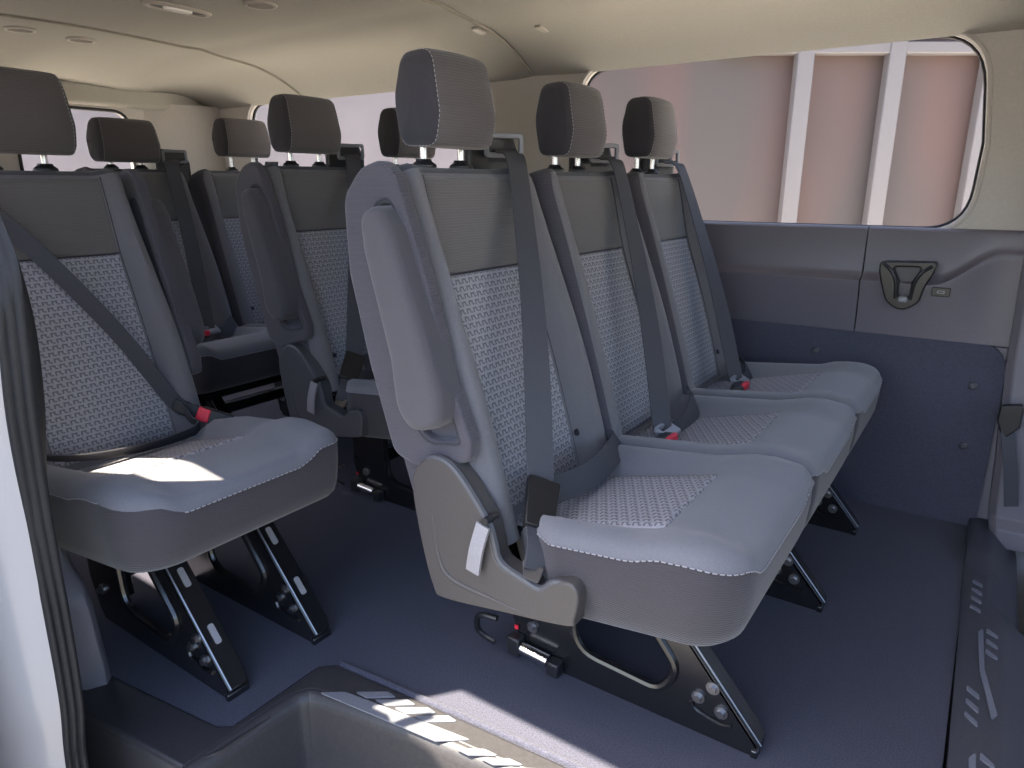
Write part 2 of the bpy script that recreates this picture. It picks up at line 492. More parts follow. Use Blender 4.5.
# left wall: beige upper trim with two window openings
W1 = rounded([(-1.205, 0.787), (-0.075, 0.787), (-0.068, 1.0), (-0.10, 1.262), (-1.205, 1.262)], [0.10, 0.11, 0.0, 0.16, 0.10], 8)
W2 = rounded([(-2.975, 0.80), (-1.568, 0.80), (-1.568, 1.262), (-2.975, 1.262)], 0.11, 8)
wl = plate('wall_left', [(X_REAR, 0.74), (X_FRONT, 0.74), (X_FRONT, 1.30), (X_REAR, 1.30)], M['beige'], FR_XZ(Y_L + 0.02), 0.03, holes=(W1, W2), bevel=0.006)
tag(wl, kind='structure')
mb = MB(); mb.box(((X_REAR + X_FRONT) / 2, Y_L + 0.035, 0.20), (X_FRONT - X_REAR, 0.03, 1.14))
tag(mb.build('wall_left_outer', M['white']), kind='structure')
for k, w in enumerate((W1, W2)):
    p = plate('window_%d' % (k + 1), [(a.x * 1.0, a.y) for a in w], M['glass'], FR_XZ(Y_L + 0.045), 0.004)
    tag(p, kind='structure')
    mb = MB(); mb.tube([(a.x, Y_L + 0.028, a.y) for a in w], 0.007, 8, closed=True)
    mb.build('window_seal', M['rubber'], p)
    mb = MB()
    cx = sum(a.x for a in w) / len(w); cz = sum(a.y for a in w) / len(w)
    mb.tube([(cx + (a.x - cx) * 1.012, Y_L + 0.004, cz + (a.y - cz) * 1.03) for a in w], 0.006, 8, closed=True)
    mb.build('window_rim', M['beige'], p)

# slate-grey mid panels with the armrest ledge
def ledge_z(x): return 0.655 + 0.085 * sm(-0.13, 0.02, x)
def ledge_amp(x): return 0.030 * (1 - sm(-0.07, 0.03, x) * 0.75)
def mid_panel(name, x0, x1, nx):
    mb = MB(); rows = []
    for i in range(nx + 1):
        x = x0 + (x1 - x0) * i / nx; zl = ledge_z(x); a = ledge_amp(x)
        prof = [(0.50, 0.010), (0.505, 0.020), (zl - 0.07, 0.014 + a * 0.5), (zl - 0.02, 0.012 + a * 0.95), (zl - 0.006, 0.012 + a), (zl, 0.010 + a * 0.8),
                (zl + 0.005, 0.010 + a * 0.30), (zl + 0.02, 0.012), (0.782, 0.016), (0.790, 0.010), (0.792, 0.0)]
        prof = [(min(z, 0.792), d) for z, d in prof]
        rows.append([(x, Y_L - d, z) for z, d in prof] + [(x, Y_L + 0.015, 0.792), (x, Y_L + 0.015, 0.50)])
    mb.loft(rows)
    return tag(mb.build(name, M['midpanel'], angle=50), kind='structure')
mid_panel('trim_1', X_REAR, -0.2985, 4)
mid_panel('trim_2', -0.2955, 0.10, 24)
# carpet-covered lower wall
cw = rounded([(X_REAR, -0.01), (0.066, -0.01), (0.066, 0.30), (0.066, 0.512), (-0.20, 0.514), (X_REAR, 0.505)], [0, 0, 0, 0.09, 0, 0], 8)
tag(plate('wall_left_carpet', cw, M['wallcarpet'], FR_XZ(Y_L - 0.008), 0.02), kind='structure')
# trim behind the rounded carpet corner and the door pillar
mb = MB(); mb.box((0.25, Y_L + 0.012, 0.25), (0.5, 0.03, 0.53)); tag(mb.build('trim_3', M['pillar']), kind='structure')
mb = MB()
rows = []
for z, x0, d in ((-0.01, 0.095, 0.10), (0.04, 0.090, 0.10), (0.06, 0.086, 0.065), (0.20, 0.078, 0.06), (0.45, 0.060, 0.06), (0.75, 0.052, 0.065), (1.0, 0.050, 0.06), (1.27, 0.045, 0.05)):
    y1 = Y_L + 0.01
    rows.append([(x0, y1, z), (x0 + 0.004, y1 - d + 0.02, z), (x0 + 0.02, y1 - d, z), (x0 + 0.20, y1 - d, z), (x0 + 0.22, y1, z)])
mb.loft(rows)
tag(mb.build('trim_4', M['pillar'], angle=30, bevel=0.004), kind='structure')

# rear wall with two windowed doors
RW1 = rrect(1.31, 1.775, 0.60, 1.215, 0.07); RW2 = rrect(0.56, 1.20, 0.60, 1.215, 0.07)
tag(plate('wall_rear', [(0.30, -0.01), (2.2, -0.01), (2.2, 1.36), (0.30, 1.36)], M['beige'], FR_YZ(X_REAR - 0.02), 0.04, holes=(RW1, RW2), bevel=0.006), kind='structure')
for k, w in enumerate((RW1, RW2)):
    p = plate('window_%d' % (k + 3), w, M['glass'], FR_YZ(X_REAR - 0.03), 0.004); tag(p, kind='structure')
    mb = MB(); mb.tube([(X_REAR + 0.001, a.x, a.y) for a in w], 0.007, 8, closed=True); mb.build('window_seal', M['rubber'], p)
# beige corner pillar between left wall and rear doors
mb = MB(); rows = []
for z in (0.5, 0.9, 1.15, 1.26):
    rows.append([(-3.19, Y_L + 0.01, z), (-3.20, Y_L - 0.03, z), (-3.27, 1.95, z), (-3.315, 1.86, z), (X_REAR - 0.005, 1.84, z), (X_REAR - 0.005, Y_L + 0.01, z)])
mb.loft(rows); tag(mb.build('trim_5', M['beige'], angle=30), kind='structure')
# rear header
mb = MB(); mb.box((X_REAR + 0.02, 1.255, 1.275), (0.06, 1.79, 0.09)); tag(mb.build('trim_6', M['head'], bevel=0.02, bseg=4), kind='structure')

# right wall behind the sliding-door opening (white skin outside, beige inside, with a window)
RWIN = rrect(-2.95, -1.205, 0.79, 1.16, 0.07)
wr = plate('wall_right', [(X_REAR, -0.45), (-1.10, -0.45), (-1.10, 1.30), (X_REAR, 1.30)], M['beige'], FR_XZ(0.355), 0.025, holes=(RWIN,), bevel=0.004)
tag(wr, kind='structure')
sk = plate('wall_right_skin', [(X_REAR, -0.55), (-1.11, -0.55), (-1.11, 1.44), (X_REAR, 1.44)], M['white'], FR_XZ(0.322), 0.02, holes=(RWIN,), bevel=0.004)
tag(sk, kind='structure')
tag(plate('window_5', RWIN, M['glass'], FR_XZ(0.335), 0.004), kind='structure')

# sliding-door frame: rubber seal strip and the white jamb outside it
inner = [(-0.995, 0.372, 0.95), (-0.998, 0.362, 0.868), (-0.972, 0.361, 0.812), (-0.974, 0.360, 0.727), (-0.996, 0.360, 0.604), (-1.015, 0.360, 0.489), (-1.029, 0.360, 0.305), (-1.041, 0.359, 0.153), (-1.066, 0.358, 0.007), (-1.075, 0.358, -0.35)]
outer = [(-1.01, 0.338, 0.88), (-1.005, 0.333, 0.82), (-0.985, 0.331, 0.745), (-1.000, 0.330, 0.68), (-1.018, 0.330, 0.581), (-1.027, 0.330, 0.42), (-1.034, 0.330, 0.30), (-1.045, 0.330, 0.16), (-1.075, 0.330, 0.0), (-1.085, 0.330, -0.35)]
A = crom(inner, 8); B = crom(outer, 8)
mb = MB(); rows = []
K = 13
for a, b in zip(A, B):
    n = (b - a).normalized().cross(Vector((0, 0, 1)))
    if n.x < 0: n = -n
    r = []
    for k in range(K):
        t = k / (K - 1)
        h = 0.004 + 0.005 * abs(math.sin(t * PI * 3)) + 0.006 * (1 - t)
        r.append(a + (b - a) * t + n * h)
    rows.append(r + [b - n * 0.03, a - n * 0.03])
mb.loft(rows)
tag(mb.build('trim_7', M['rubber'], angle=60), kind='structure')
mb = MB(); rows = []
for b in B:
    rows.append([b + Vector((0.003, 0.0, 0)), b + Vector((-0.004, -0.02, 0)), b + Vector((-0.05, -0.06, 0)), b + Vector((-0.3, -0.075, 0)), b + Vector((-0.3, 0.0, 0)), b + Vector((-0.03, 0.02, 0))])
mb.loft(rows)
tag(mb.build('trim_8', M['white'], angle=50), kind='structure')
# mauve inner trim at the foot of the frame
mb = MB(); rows = []
for z, x1 in ((-0.01, -1.245), (0.03, -1.247), (0.07, -1.254), (0.156, -1.265), (0.19, -1.285), (0.22, -1.325), (0.26, -1.34), (0.42, -1.36)):
    rows.append([(x1, 0.475, z), (x1 - 0.015, 0.490, z), (-1.46, 0.490, z), (-1.46, 0.425, z), (x1 - 0.05, 0.425, z), (x1 - 0.015, 0.445, z)])
mb.loft(rows); tag(mb.build('trim_9', M['pillar'], angle=50), kind='structure')

# step well of the sliding door
step = thing('step_well', 'black plastic step well in the sliding door opening, in front of the navy carpet', 'step well', (-0.6, 0.6, -0.2))
SW = lambda p: (p[0] + 0.6, p[1] - 0.6, p[2] + 0.2)
rim = [(-0.945, 0.445), (-0.943, 0.53), (-0.940, 0.625), (-0.930, 0.668), (-0.895, 0.690), (-0.72, 0.722), (-0.58, 0.740), (-0.30, 0.775), (0.02, 0.80)]
rim = [Vector((p.x, p.y, 0)) for p in crom([(a, b, 0) for a, b in rim], 8)]
car = [(-1.30, 0.488), (-0.985, 0.530), (-0.962, 0.545), (-0.962, 0.735), (-0.935, 0.758), (-0.60, 0.786), (0.056, 0.830)]
tread = [(-1.30, 0.38), (-1.21, 0.412), (-1.09, 0.428)] + [(p.x, p.y) for p in rim] + list(reversed([(a, b) for a, b in car]))
plate('step_tread', tread, M['step'], lambda u, v, w: SW((u, v, -0.010 + w)), 0.024, step, bevel=0.006)
# wells walls follow the rim, rolled at the top edge
mb = MB(); rows = []
nrm = []
for i, p in enumerate(rim):
    t = (rim[min(i + 1, len(rim) - 1)] - rim[max(i - 1, 0)]).normalized(); nrm.append(Vector((t.y, -t.x, 0)))
for off, z in ((-0.012, -0.004), (-0.006, 0.0015), (0.002, 0.001), (0.010, -0.004), (0.015, -0.012), (0.017, -0.025), (0.024, -0.12), (0.030, -0.22), (0.045, -0.245), (0.07, -0.25)):
    rows.append([SW(p + nrm[i] * off + Vector((0, 0, z))) for i, p in enumerate(rim)])
mb.grid(rows); mb.build('step_wall', M['step'], step, angle=60)
mb = MB(); mb.box(SW((-0.42, 0.58, -0.262)), (1.1, 0.48, 0.02)); mb.build('step_floor', M['step'], step, bevel=0.004)
mb = MB(); rows = []
for x, y in ((-1.30, 0.38), (-1.21, 0.412), (-1.09, 0.428), (-0.96, 0.445), (-0.945, 0.46), (-0.93, 0.50)):
    rows.append([SW((x, y + 0.004, 0.0)), SW((x, y - 0.002, -0.008)), SW((x, y - 0.004, -0.02)), SW((x, y - 0.008, -0.30)), SW((x, y + 0.10, -0.30)), SW((x, y + 0.10, -0.004))])
mb.loft(rows); mb.build('step_outer_face', M['step'], step, angle=50)
quads = [[(-0.900, 0.684), (-0.862, 0.712), (-0.668, 0.742), (-0.600, 0.752), (-0.648, 0.716)]]
for k in range(4):
    x = -0.847 + 0.0432 * k; y = 0.722 + 0.0055 * k
    quads.append([(x, y), (x + 0.050, y + 0.035), (x + 0.072, y + 0.033), (x + 0.028, y + 0.001)])
for k in range(4):
    x = -0.613 + 0.045 * k; y = 0.722 + 0.007 * k
    quads.append([(x, y), (x + 0.043, y + 0.027), (x + 0.071, y + 0.029), (x + 0.029, y + 0.002)])
quads.append([(-0.44, 0.748), (-0.40, 0.775), (-0.17, 0.800), (-0.10, 0.803), (-0.15, 0.772)])
for q in quads:
    plate('tread_pad', rounded(q, 0.002, 2), M['pad'], lambda u, v, w: SW((u, v, 0.0028 + w)), 0.003, step, bevel=0.0005)
# carpet edge bead along the tread
mb = MB(); cp = crom([(-0.93, 0.764, 0.001), (-0.60, 0.792, 0.001), (-0.25, 0.818, 0.001), (0.05, 0.838, 0.001)], 8)
mb.tube(cp, 0.006, 8); tag(mb.build('trim_10', M['carpet']), kind='structure')

# front scuff plate across the end of the carpet
sc = thing('scuff_plate', 'dark plastic scuff plate with slanted tread bars along the carpet edge by the grey pillar', 'scuff plate', (0.11, 1.5, 0))
mb = MB(); rows = []
for y in [0.84 + (2.14 - 0.84) * i / 30 for i in range(31)]:
    rise = 0.018 * sm(1.88, 1.93, y)
    x0 = 0.050 + 0.012 * (2.14 - y)
    x2 = 0.140 - 0.03 * sm(1.66, 1.70, y)
    rows.append([(x0 - 0.11, y - 1.5, -0.01), (x0 - 0.11, y - 1.5, 0.006 + rise), (x0 + 0.008 - 0.11, y - 1.5, 0.010 + rise), (x2 - 0.012 - 0.11, y - 1.5, 0.010 + rise), (x2 - 0.11, y - 1.5, 0.004 + rise), (x2 + 0.05 - 0.11, y - 1.5, -0.03), (x2 + 0.06 - 0.11, y - 1.5, -0.06), (x0 - 0.11, y - 1.5, -0.06)])
mb.loft(rows); mb.build('plate_body', M['scuff'], sc, angle=35)
def scq(q):
    plate('tread_pad', rounded(q, 0.002, 2), M['padd'], lambda u, v, w: (u - 0.11, v - 1.5, 0.0112 + w), 0.003, sc, bevel=0.0005)
for y0 in (1.60, 1.20):
    scq([(0.089, y0 - 0.03), (0.098, y0 - 0.01), (0.104, y0 - 0.16), (0.126, y0 - 0.29), (0.118, y0 - 0.31), (0.096, y0 - 0.17)])
    for k in range(3):
        scq([(0.104, y0 - 0.005 - 0.04 * k), (0.124, y0 - 0.005 - 0.04 * k - 0.02), (0.124, y0 - 0.035 - 0.04 * k), (0.104, y0 - 0.022 - 0.04 * k)])
    for k in range(3):
        scq([(0.078, y0 - 0.23 - 0.04 * k), (0.098, y0 - 0.25 - 0.04 * k), (0.099, y0 - 0.265 - 0.04 * k), (0.079, y0 - 0.245 - 0.04 * k)])
for k in range(4):
    scq([(0.072, 1.80 - 0.04 * k), (0.092, 1.785 - 0.04 * k), (0.092, 1.77 - 0.04 * k), (0.072, 1.785 - 0.04 * k)])
# cab floor beyond it
mb = MB(); mb.box((0.75, 1.45, -0.12), (1.1, 1.40, 0.05)); tag(mb.build('floor_cab', M['step']), kind='structure')

# cab front with its windscreen opening
WS = rrect(0.45, 2.06, 0.38, 1.20, 0.12)
tag(plate('wall_front', [(0.30, -0.45), (2.2, -0.45), (2.2, 1.36), (0.30, 1.36)], M['midpanel'], FR_YZ(X_FRONT + 0.02), 0.04, holes=(WS,), bevel=0.006), kind='structure')
tag(plate('window_6', WS, M['glass'], FR_YZ(X_FRONT + 0.02), 0.004), kind='structure')
# front door side
FDW = rrect(0.42, 1.15, 0.72, 1.16, 0.08)
tag(plate('wall_right_front', [(0.26, -0.45), (X_FRONT, -0.45), (X_FRONT, 1.30), (0.26, 1.30)], M['midpanel'], FR_XZ(0.345), 0.03, holes=(FDW,), bevel=0.005), kind='structure')
tag(plate('window_8', FDW, M['glass'], FR_XZ(0.345), 0.004), kind='structure')
# the sliding door, run back along the outside of the body
DW = rrect(-2.40, -1.20, 0.74, 1.20, 0.07)
sd = plate('door_1', rounded([(-2.48, -0.42), (-1.00, -0.42), (-1.00, 1.20), (-1.08, 1.27), (-2.48, 1.27)], 0.06, 5), M['white'], FR_XZ(0.17), 0.045, holes=(DW,), bevel=0.01)
tag(sd, kind='structure')
tag(plate('window_7', DW, M['glass'], FR_XZ(0.165), 0.004), kind='structure')

# outside: ground and a red-brown building with white posts
mb = MB(); mb.box((0, -14.0, -0.75), (60, 30.0, 0.1)); tag(mb.build('ground', M['dim_ground']), kind='structure')  # unseen ground, coloured dark to cut the light bounced in at the door
mb = MB(); mb.box((0, 16.0, -0.75), (60, 30.0, 0.1)); tag(mb.build('bounce_ground', M['bright_ground']), kind='structure')  # unseen pale ground, added to bounce light up through the left windows
bm_, nt, bs = new_mat('red_brown_panels')
N = nt.nodes; L = nt.links
tc = N.new('ShaderNodeTexCoord'); mp = N.new('ShaderNodeMapping'); mp.inputs['Scale'].default_value = (0.9, 0.9, 0.35)
L.new(tc.outputs['Object'], mp.inputs[0])
ns = N.new('ShaderNodeTexNoise'); ns.inputs['Scale'].default_value = 1.3; ns.inputs['Detail'].default_value = 1; L.new(mp.outputs[0], ns.inputs['Vector'])
cr = N.new('ShaderNodeValToRGB'); cr.color_ramp.elements[0].position = 0.35; cr.color_ramp.elements[1].position = 0.62
cr.color_ramp.elements[0].color = (0.07, 0.061, 0.061, 1); cr.color_ramp.elements[1].color = (0.105, 0.066, 0.061, 1)
L.new(ns.outputs[0], cr.inputs[0]); L.new(cr.outputs[0], bs.inputs['Base Color']); bs.inputs['Roughness'].default_value = 0.9
hd = Vector((-0.545, 0.792, 0)).normalized(); rt = Vector((hd.y, -hd.x, 0))
bld = thing('garage_building', 'red-brown panelled building with white posts seen through the left windows', 'building', hd * 6.0 + Vector((0, 0, -0.7)))
def bx(c_rt, c_d, c_z, w, d, h, name, m, bev=0.01):
    mb = MB(); rot = Matrix((rt, hd, Vector((0, 0, 1)))).transposed()
    mb.box(rt * c_rt + hd * c_d + Vector((0, 0, c_z)), (w, d, h), 0, rot); return mb.build(name, m, bld, bevel=bev)
bx(5.65, 0.35, 2.0, 10.7, 0.3, 4.0, 'facade', bm_)
bx(-2.65, 0.40, 2.0, 5.9, 0.3, 4.0, 'pale_facade', M['pale'])
bx(2.7, -0.05, 3.35, 16.6, 0.7, 0.12, 'sun_block_slab', M['post'])  # unseen overhang, added to keep direct sun off the facade
for r_ in (2.35, 3.08, 3.86, 4.55):
    bx(r_, 0.10, 1.64, 0.135, 0.10, 3.28, 'post', M['post'])
bx(3.6, 0.12, 2.655, 3.9, 0.12, 0.09, 'beam', M['post'])

rb = MB(); rb.box((-10.0, -1.0, 1.2), (0.4, 9.0, 3.8)); rb.box((-9.75, -1.0, 3.05), (0.35, 9.2, 0.14))  # pale outside wall behind the van, added to brighten the rear windows
tag(rb.build('rear_fill_wall', M['rearwall'], bevel=0.02), kind='structure')

# ------------------------------------------------------------------ seats
ANG = math.radians(18.0)
SU = Vector((-math.sin(ANG), 0, math.cos(ANG)))      # up along the backrest
SN = Vector((math.cos(ANG), 0, math.sin(ANG)))       # out of its front
S_TOP, S_SPLIT = 0.588, 0.407

class Seat:
    """one sitting place; all points are in the bench's own frame (front leg line = x 0, near side = y 0)"""
    def __init__(s, bench, wc, hwl=0.204, hwr=0.204, lift=0.0, front=0.0):
        s.b = bench; s.wc = wc; s.hwl = hwl; s.hwr = hwr; s.lift = lift; s.buttons = True; s.arm = 0
        s.B = Vector((-0.410, wc, 0.37 + lift))
    def pt(s, w, h, d): return s.B + Vector((0, w, 0)) + SU * h + SN * d
    def F(s, w, h):
        b = sm(0.112, 0.152, abs(w))
        f = 0.046 * b * (1 - 0.45 * sm(0.38, 0.56, h)) + 0.018 * sm(0.36, 0.58, h)
        f += 0.006 * math.sin(PI * max(0, min(1, h / 0.42)))
        return f
    def R(s, h): return -(0.140 - 0.05 * sm(0.25, 0.55, h))
    def hw(s, side, h):
        a = s.hwl if side < 0 else s.hwr
        r = 0.030 if side == s.arm else 0.055; t = h - (S_TOP - r)
        a -= 0.018 * sm(0.15, 0.55, h)
        if t > 0: a -= r * 0.8 * (1 - math.sqrt(max(0, 1 - (min(t, r) / r) ** 2)))
        return a
    def front(s, w, h, off=0.0): return s.pt(w, h, s.F(w, h) + off)

    def backrest(s, sidemats=True):
        hs = [-0.03, 0.0, 0.04, 0.08, 0.13, 0.18, 0.23, 0.28, 0.33, 0.38, 0.42, 0.46, 0.50, 0.525, 0.545, 0.560, 0.572, 0.581, 0.586, S_TOP]
        NF = 26; rings = []; info = []
        for h in hs:
            l = s.hw(-1, h); r = s.hw(1, h)
            tr = max(0.0, h - (S_TOP - 0.028)); roll = 0.028 - math.sqrt(max(0, 0.028 ** 2 - tr ** 2))
            ring = []; tags = []
            c = 0.030
            for k in range(NF + 1):
                t = k / NF; w = -l + (l + r) * t
                ew = min(w + l, r - w)
                e = c - math.sqrt(max(0, c * c - max(0, c - ew) ** 2))
                ring.append(s.pt(w, h, s.F(w, h) - e - roll)); tags.append(('f', w))
            fr = s.F(r, h) - c; rr = s.R(h) + roll * 0.9
            for k in range(1, 6):
                t = k / 6; ring.append(s.pt(r, h, fr - roll + (rr + 0.02 - fr + roll) * t)); tags.append(('s', r))
            NB = 8
            for k in range(NB + 1):
                t = k / NB; w = r - (l + r) * t; ew = min(w + l, r - w); c2 = 0.02
                e = c2 - math.sqrt(max(0, c2 * c2 - max(0, c2 - ew) ** 2))
                ring.append(s.pt(w, h, rr + e)); tags.append(('b', w))
            fl_ = s.F(-l, h) - c
            for k in range(5, 0, -1):
                t = k / 6; ring.append(s.pt(-l, h, fl_ - roll + (rr + 0.02 - fl_ + roll) * t)); tags.append(('s', -l))
            rings.append(ring); info.append(tags)
        def mf(i, j):
            if hs[i] >= 0.571: return 2
            tg = info[i][j]
            if s.arm and tg[0] == 'f' and tg[1] * s.arm > 0 and abs(tg[1]) > 0.1: return 1
            if tg[0] == 'f' and -s.hw(-1, hs[i]) + 0.012 < tg[1] < s.hw(1, hs[i]) - 0.018: return 1
            return 0
        mb = MB(); mb.loft(rings, mf=mf, capm=2)
        ob = mb.build('backrest', [M['side'], M['bolster'], M['toptrim']], s.b, angle=60)
        # centre panels
        def patch(name, h0, h1, m, w0=-0.122, w1=0.122):
            mb = MB(); rows = []; uv = []
            nh, nw = 16, 14
            hh = [h0, h0 + 0.003] + [h0 + 0.008 + (h1 - h0 - 0.016) * i / nh for i in range(nh + 1)] + [h1 - 0.003, h1]
            ww = [w0, w0 + 0.003] + [w0 + 0.008 + (w1 - w0 - 0.016) * i / nw for i in range(nw + 1)] + [w1 - 0.003, w1]
            for i, h in enumerate(hh):
                r = []
                for j, w in enumerate(ww):
                    e = min(i, len(hh) - 1 - i, j, len(ww) - 1 - j)
                    off = (-0.002, 0.0025, 0.005)[min(e, 2)]
                    r.append(s.front(w, h, off)); uv.append((w, h))
                rows.append(r)
            mb.grid(rows); mb.uv = uv
            return mb.build(name, m, ob, angle=60, fix=False)
        patch('patterned_panel', 0.0, S_SPLIT, M['insert'])
        patch('upper_panel', S_SPLIT + 0.001, 0.566, M['upper'])
        mb = MB()
        for w in (-0.123, 0.123):
            mb.tube([s.front(w, 0.0 + 0.566 * i / 30, 0.0005) for i in range(31)], 0.0016, 5)
        mb.tube([s.front(-0.123 + 0.246 * i / 14, S_SPLIT, 0.001) for i in range(15)], 0.0016, 5)
        mb.build('piping', M['piping'], ob)
        # small black button low on the bolster
        mb = MB()
        for w, h in ((-0.108, 0.062), (0.126, 0.070)):
            p = s.front(w, h, 0.003); mb = MB(); mb.cyl(p, p + SN * 0.004, 0.0065, 12)
            if s.buttons: mb.build('button', M['black'], ob)
        s.back = ob
        return ob

    def headrest(s, up=0.0, dw=0.0, W=0.166, H=0.150, wc=0.0):
        # cushion: rounded block, lofted side to side; posts in their collars
        base = Vector((-0.610 + 0.002, s.wc + wc, 0.953 + s.lift + up))
        tilt = math.radians(6)
        U = Vector((-math.sin(tilt), 0, math.cos(tilt))); Nn = Vector((math.cos(tilt), 0, math.sin(tilt)))
        prof = rounded([(-0.030, 0.010), (0.040, 0.0), (0.056, 0.05), (0.048, H), (-0.016, H + 0.003), (-0.036, H * 0.55)], [0.02, 0.022, 0.05, 0.03, 0.025, 0.12], 5)
        cx, cz = 0.0, H / 2
        rings = []; ws = [-1, -0.985, -0.95, -0.90, -0.84, -0.5, 0, 0.5, 0.84, 0.90, 0.95, 0.985, 1]
        for t in ws:
            a = abs(t); sc_ = 1 - 0.20 * max(0, (a - 0.80) / 0.20) ** 3
            dome = 0.010 * (1 - a * a)
            r = []
            for p in prof:
                x = cx + (p.x - cx) * sc_; z = cz + (p.y - cz) * sc_
                if p.x > 0: x += dome
                hwid = W / 2 * (1.0 - 0.06 * sm(H * 0.55, H, p.y))
                r.append(base + Nn * x + U * z + Vector((0, hwid * t, 0)))
            rings.append(r)
        mb = MB()
        mb.loft(rings, mf=lambda i, j: 1 if (i < 3 or i >= len(ws) - 4) else 0, capm=1)
        ob = mb.build('headrest', [M['headrest'], M['headrest_side']], s.b, angle=50)
        for ri in (3, len(ws) - 4):
            mb = MB(); R_ = rings[ri]; n = len(R_); c = sum(R_, Vector()) / n
            dashes(mb, [c + (p - c) * 1.006 for p in R_], 0.0045, 0.003, 0.0008, closed=True)
            mb.build('stitching', M['thread'], ob)
        for dy in (-0.050, 0.050):
            top = base + U * 0.03 + Vector((-0.005, dy, 0))
            bot = Vector((base.x - 0.008, s.wc + wc + dy, 0.915 + s.lift))
            mb = MB(); mb.cyl(bot, top, 0.0065, 12); mb.build('post', M['chrome'], ob)
            c0 = Vector((base.x - 0.008, s.wc + wc + dy, 0.922 + s.lift))
            mb = MB(); rows = []
            for z, r in ((0, 0.020), (0.010, 0.020), (0.013, 0.017), (0.016, 0.013), (0.020, 0.012)):
                rows.append([c0 + Vector((r * 1.0 * math.cos(2 * PI * k / 18), r * 1.15 * math.sin(2 * PI * k / 18), z)) for k in range(18)])
            mb.loft(rows); mb.build('post_collar', M['black'], ob)
        return ob

    def cushion(s, rnl, rnr, x0=-0.47, x1=0.008, hl=0.205, hr=0.205, low=0.0, rbl=0.03, rbr=0.03):
        def outline(ins):
            pts = []
            def arc(cx, cy, r, a0, a1, n=8):
                c0 = Vector((cx + r * math.cos(a0), cy + r * math.sin(a0), 0)); c1 = Vector((cx + r * math.cos(a1), cy + r * math.sin(a1), 0))
                for k in range(n + 1):
                    a = a0 + (a1 - a0) * k / n; q = Vector((cx + r * math.cos(a), cy + r * math.sin(a), 0))
                    if r > 0.09: q = q.lerp(c0.lerp(c1, k / n), 0.75)
                    pts.append(q)
            y0, y1 = -hl + ins, hr - ins; xa, xb = x0 + ins, x1 - ins
            rr = [max(0.004, r - ins) for r in (rbl, rnl, rnr, rbr)]
            arc(xa + rr[0], y0 + rr[0], rr[0], PI, 1.5 * PI)
            for k in range(1, 12): pts.append(Vector((xa + rr[0] + (xb - rr[1] - xa - rr[0]) * k / 12, y0, 0)))
            arc(xb - rr[1], y0 + rr[1], rr[1], 1.5 * PI, 2 * PI)
            for k in range(1, 12): pts.append(Vector((xb, y0 + rr[1] + (y1 - rr[2] - y0 - rr[1]) * k / 12, 0)))
            arc(xb - rr[2], y1 - rr[2], rr[2], 0, 0.5 * PI)
            for k in range(1, 12): pts.append(Vector((xb - rr[2] + (xa + rr[3] - xb + rr[2]) * k / 12, y1, 0)))
            arc(xa + rr[3], y1 - rr[3], rr[3], 0.5 * PI, PI)
            for k in range(1, 12): pts.append(Vector((xa, y1 - rr[3] + (y0 + rr[0] - y1 + rr[3]) * k / 12, 0)))
            return pts
        def top(x, w):
            zi = 0.424 + 0.26 * min(0.0, x + 0.13) + 0.06 * max(0.0, x + 0.13)
            zb = 0.452 + 0.11 * x
            z = zi + (zb - zi) * sm(0.112, 0.160, abs(w)) + low
            z += 0.010 * sm(-0.150, -0.10, x) - 0.016 * sm(-0.07, 0.02, x)
            return z
        s.top = top
        def P(p, z): return Vector((p.x, s.wc + p.y, z))
        rings = []
        o0 = outline(0.0)
        for ins, z in ((0.05, 0.268), (0.025, 0.272), (0.012, 0.283), (0.005, 0.305), (0.0, 0.35)):
            rings.append([P(p, z + low + 0.010 + 0.13 * (p.x + 0.20)) for p in outline(ins)])
        nside = len(rings)
        for ins, dz in ((0.0, -0.024), (0.002, -0.018), (0.006, -0.010), (0.013, -0.003), (0.025, 0.0)):
            rings.append([P(p, top(q.x, q.y) + dz) for p, q in zip(outline(ins), outline(ins))])
        c = Vector(((x0 + x1) / 2, 0, 0)); o = outline(0.025)
        for k in (0.9, 0.8, 0.7, 0.6, 0.45, 0.3, 0.15, 0.05):
            rings.append([P(c + (p - c) * k, top((c + (p - c) * k).x, (c + (p - c) * k).y)) for p in o])
        mb = MB(); mb.loft(rings, mf=lambda i, j: 0 if i < nside else 1, capm=1)
        ob = mb.build('seat_cushion', [M['skirt'], M['cushtop']], s.b, angle=60)
        mb = MB(); rows = []; uv = []
        w0, w1, xa, xb = -0.115, 0.115, x0 + 0.02, -0.130
        nx, nw = 18, 14
        xx = [xa, xa + 0.003] + [xa + 0.008 + (xb - xa - 0.016) * i / nx for i in range(nx + 1)] + [xb - 0.003, xb]
        ww = [w0, w0 + 0.003] + [w0 + 0.008 + (w1 - w0 - 0.016) * i / nw for i in range(nw + 1)] + [w1 - 0.003, w1]
        for i, x in enumerate(xx):
            r = []
            for j, w in enumerate(ww):
                e = min(i, len(xx) - 1 - i, j, len(ww) - 1 - j)
                r.append(Vector((x, s.wc + w, top(x, w) + (-0.002, 0.003, 0.006)[min(e, 2)]))); uv.append((x, w))
            rows.append(r)
        mb.grid(rows, flip=True); mb.uv = uv
        mb.build('patterned_panel', M['insert'], ob, angle=60, fix=False)
        # running stitch round the top edge of the skirt (front and open sides)
        mb = MB(); n = len(o0)
        path = [P(p, top(p.x, p.y) - 0.024) for p in outline(-0.0012)]
        dashes(mb, path, 0.006, 0.0035, 0.0011, closed=True)
        mb.build('stitching', M['thread'], ob)
        return ob

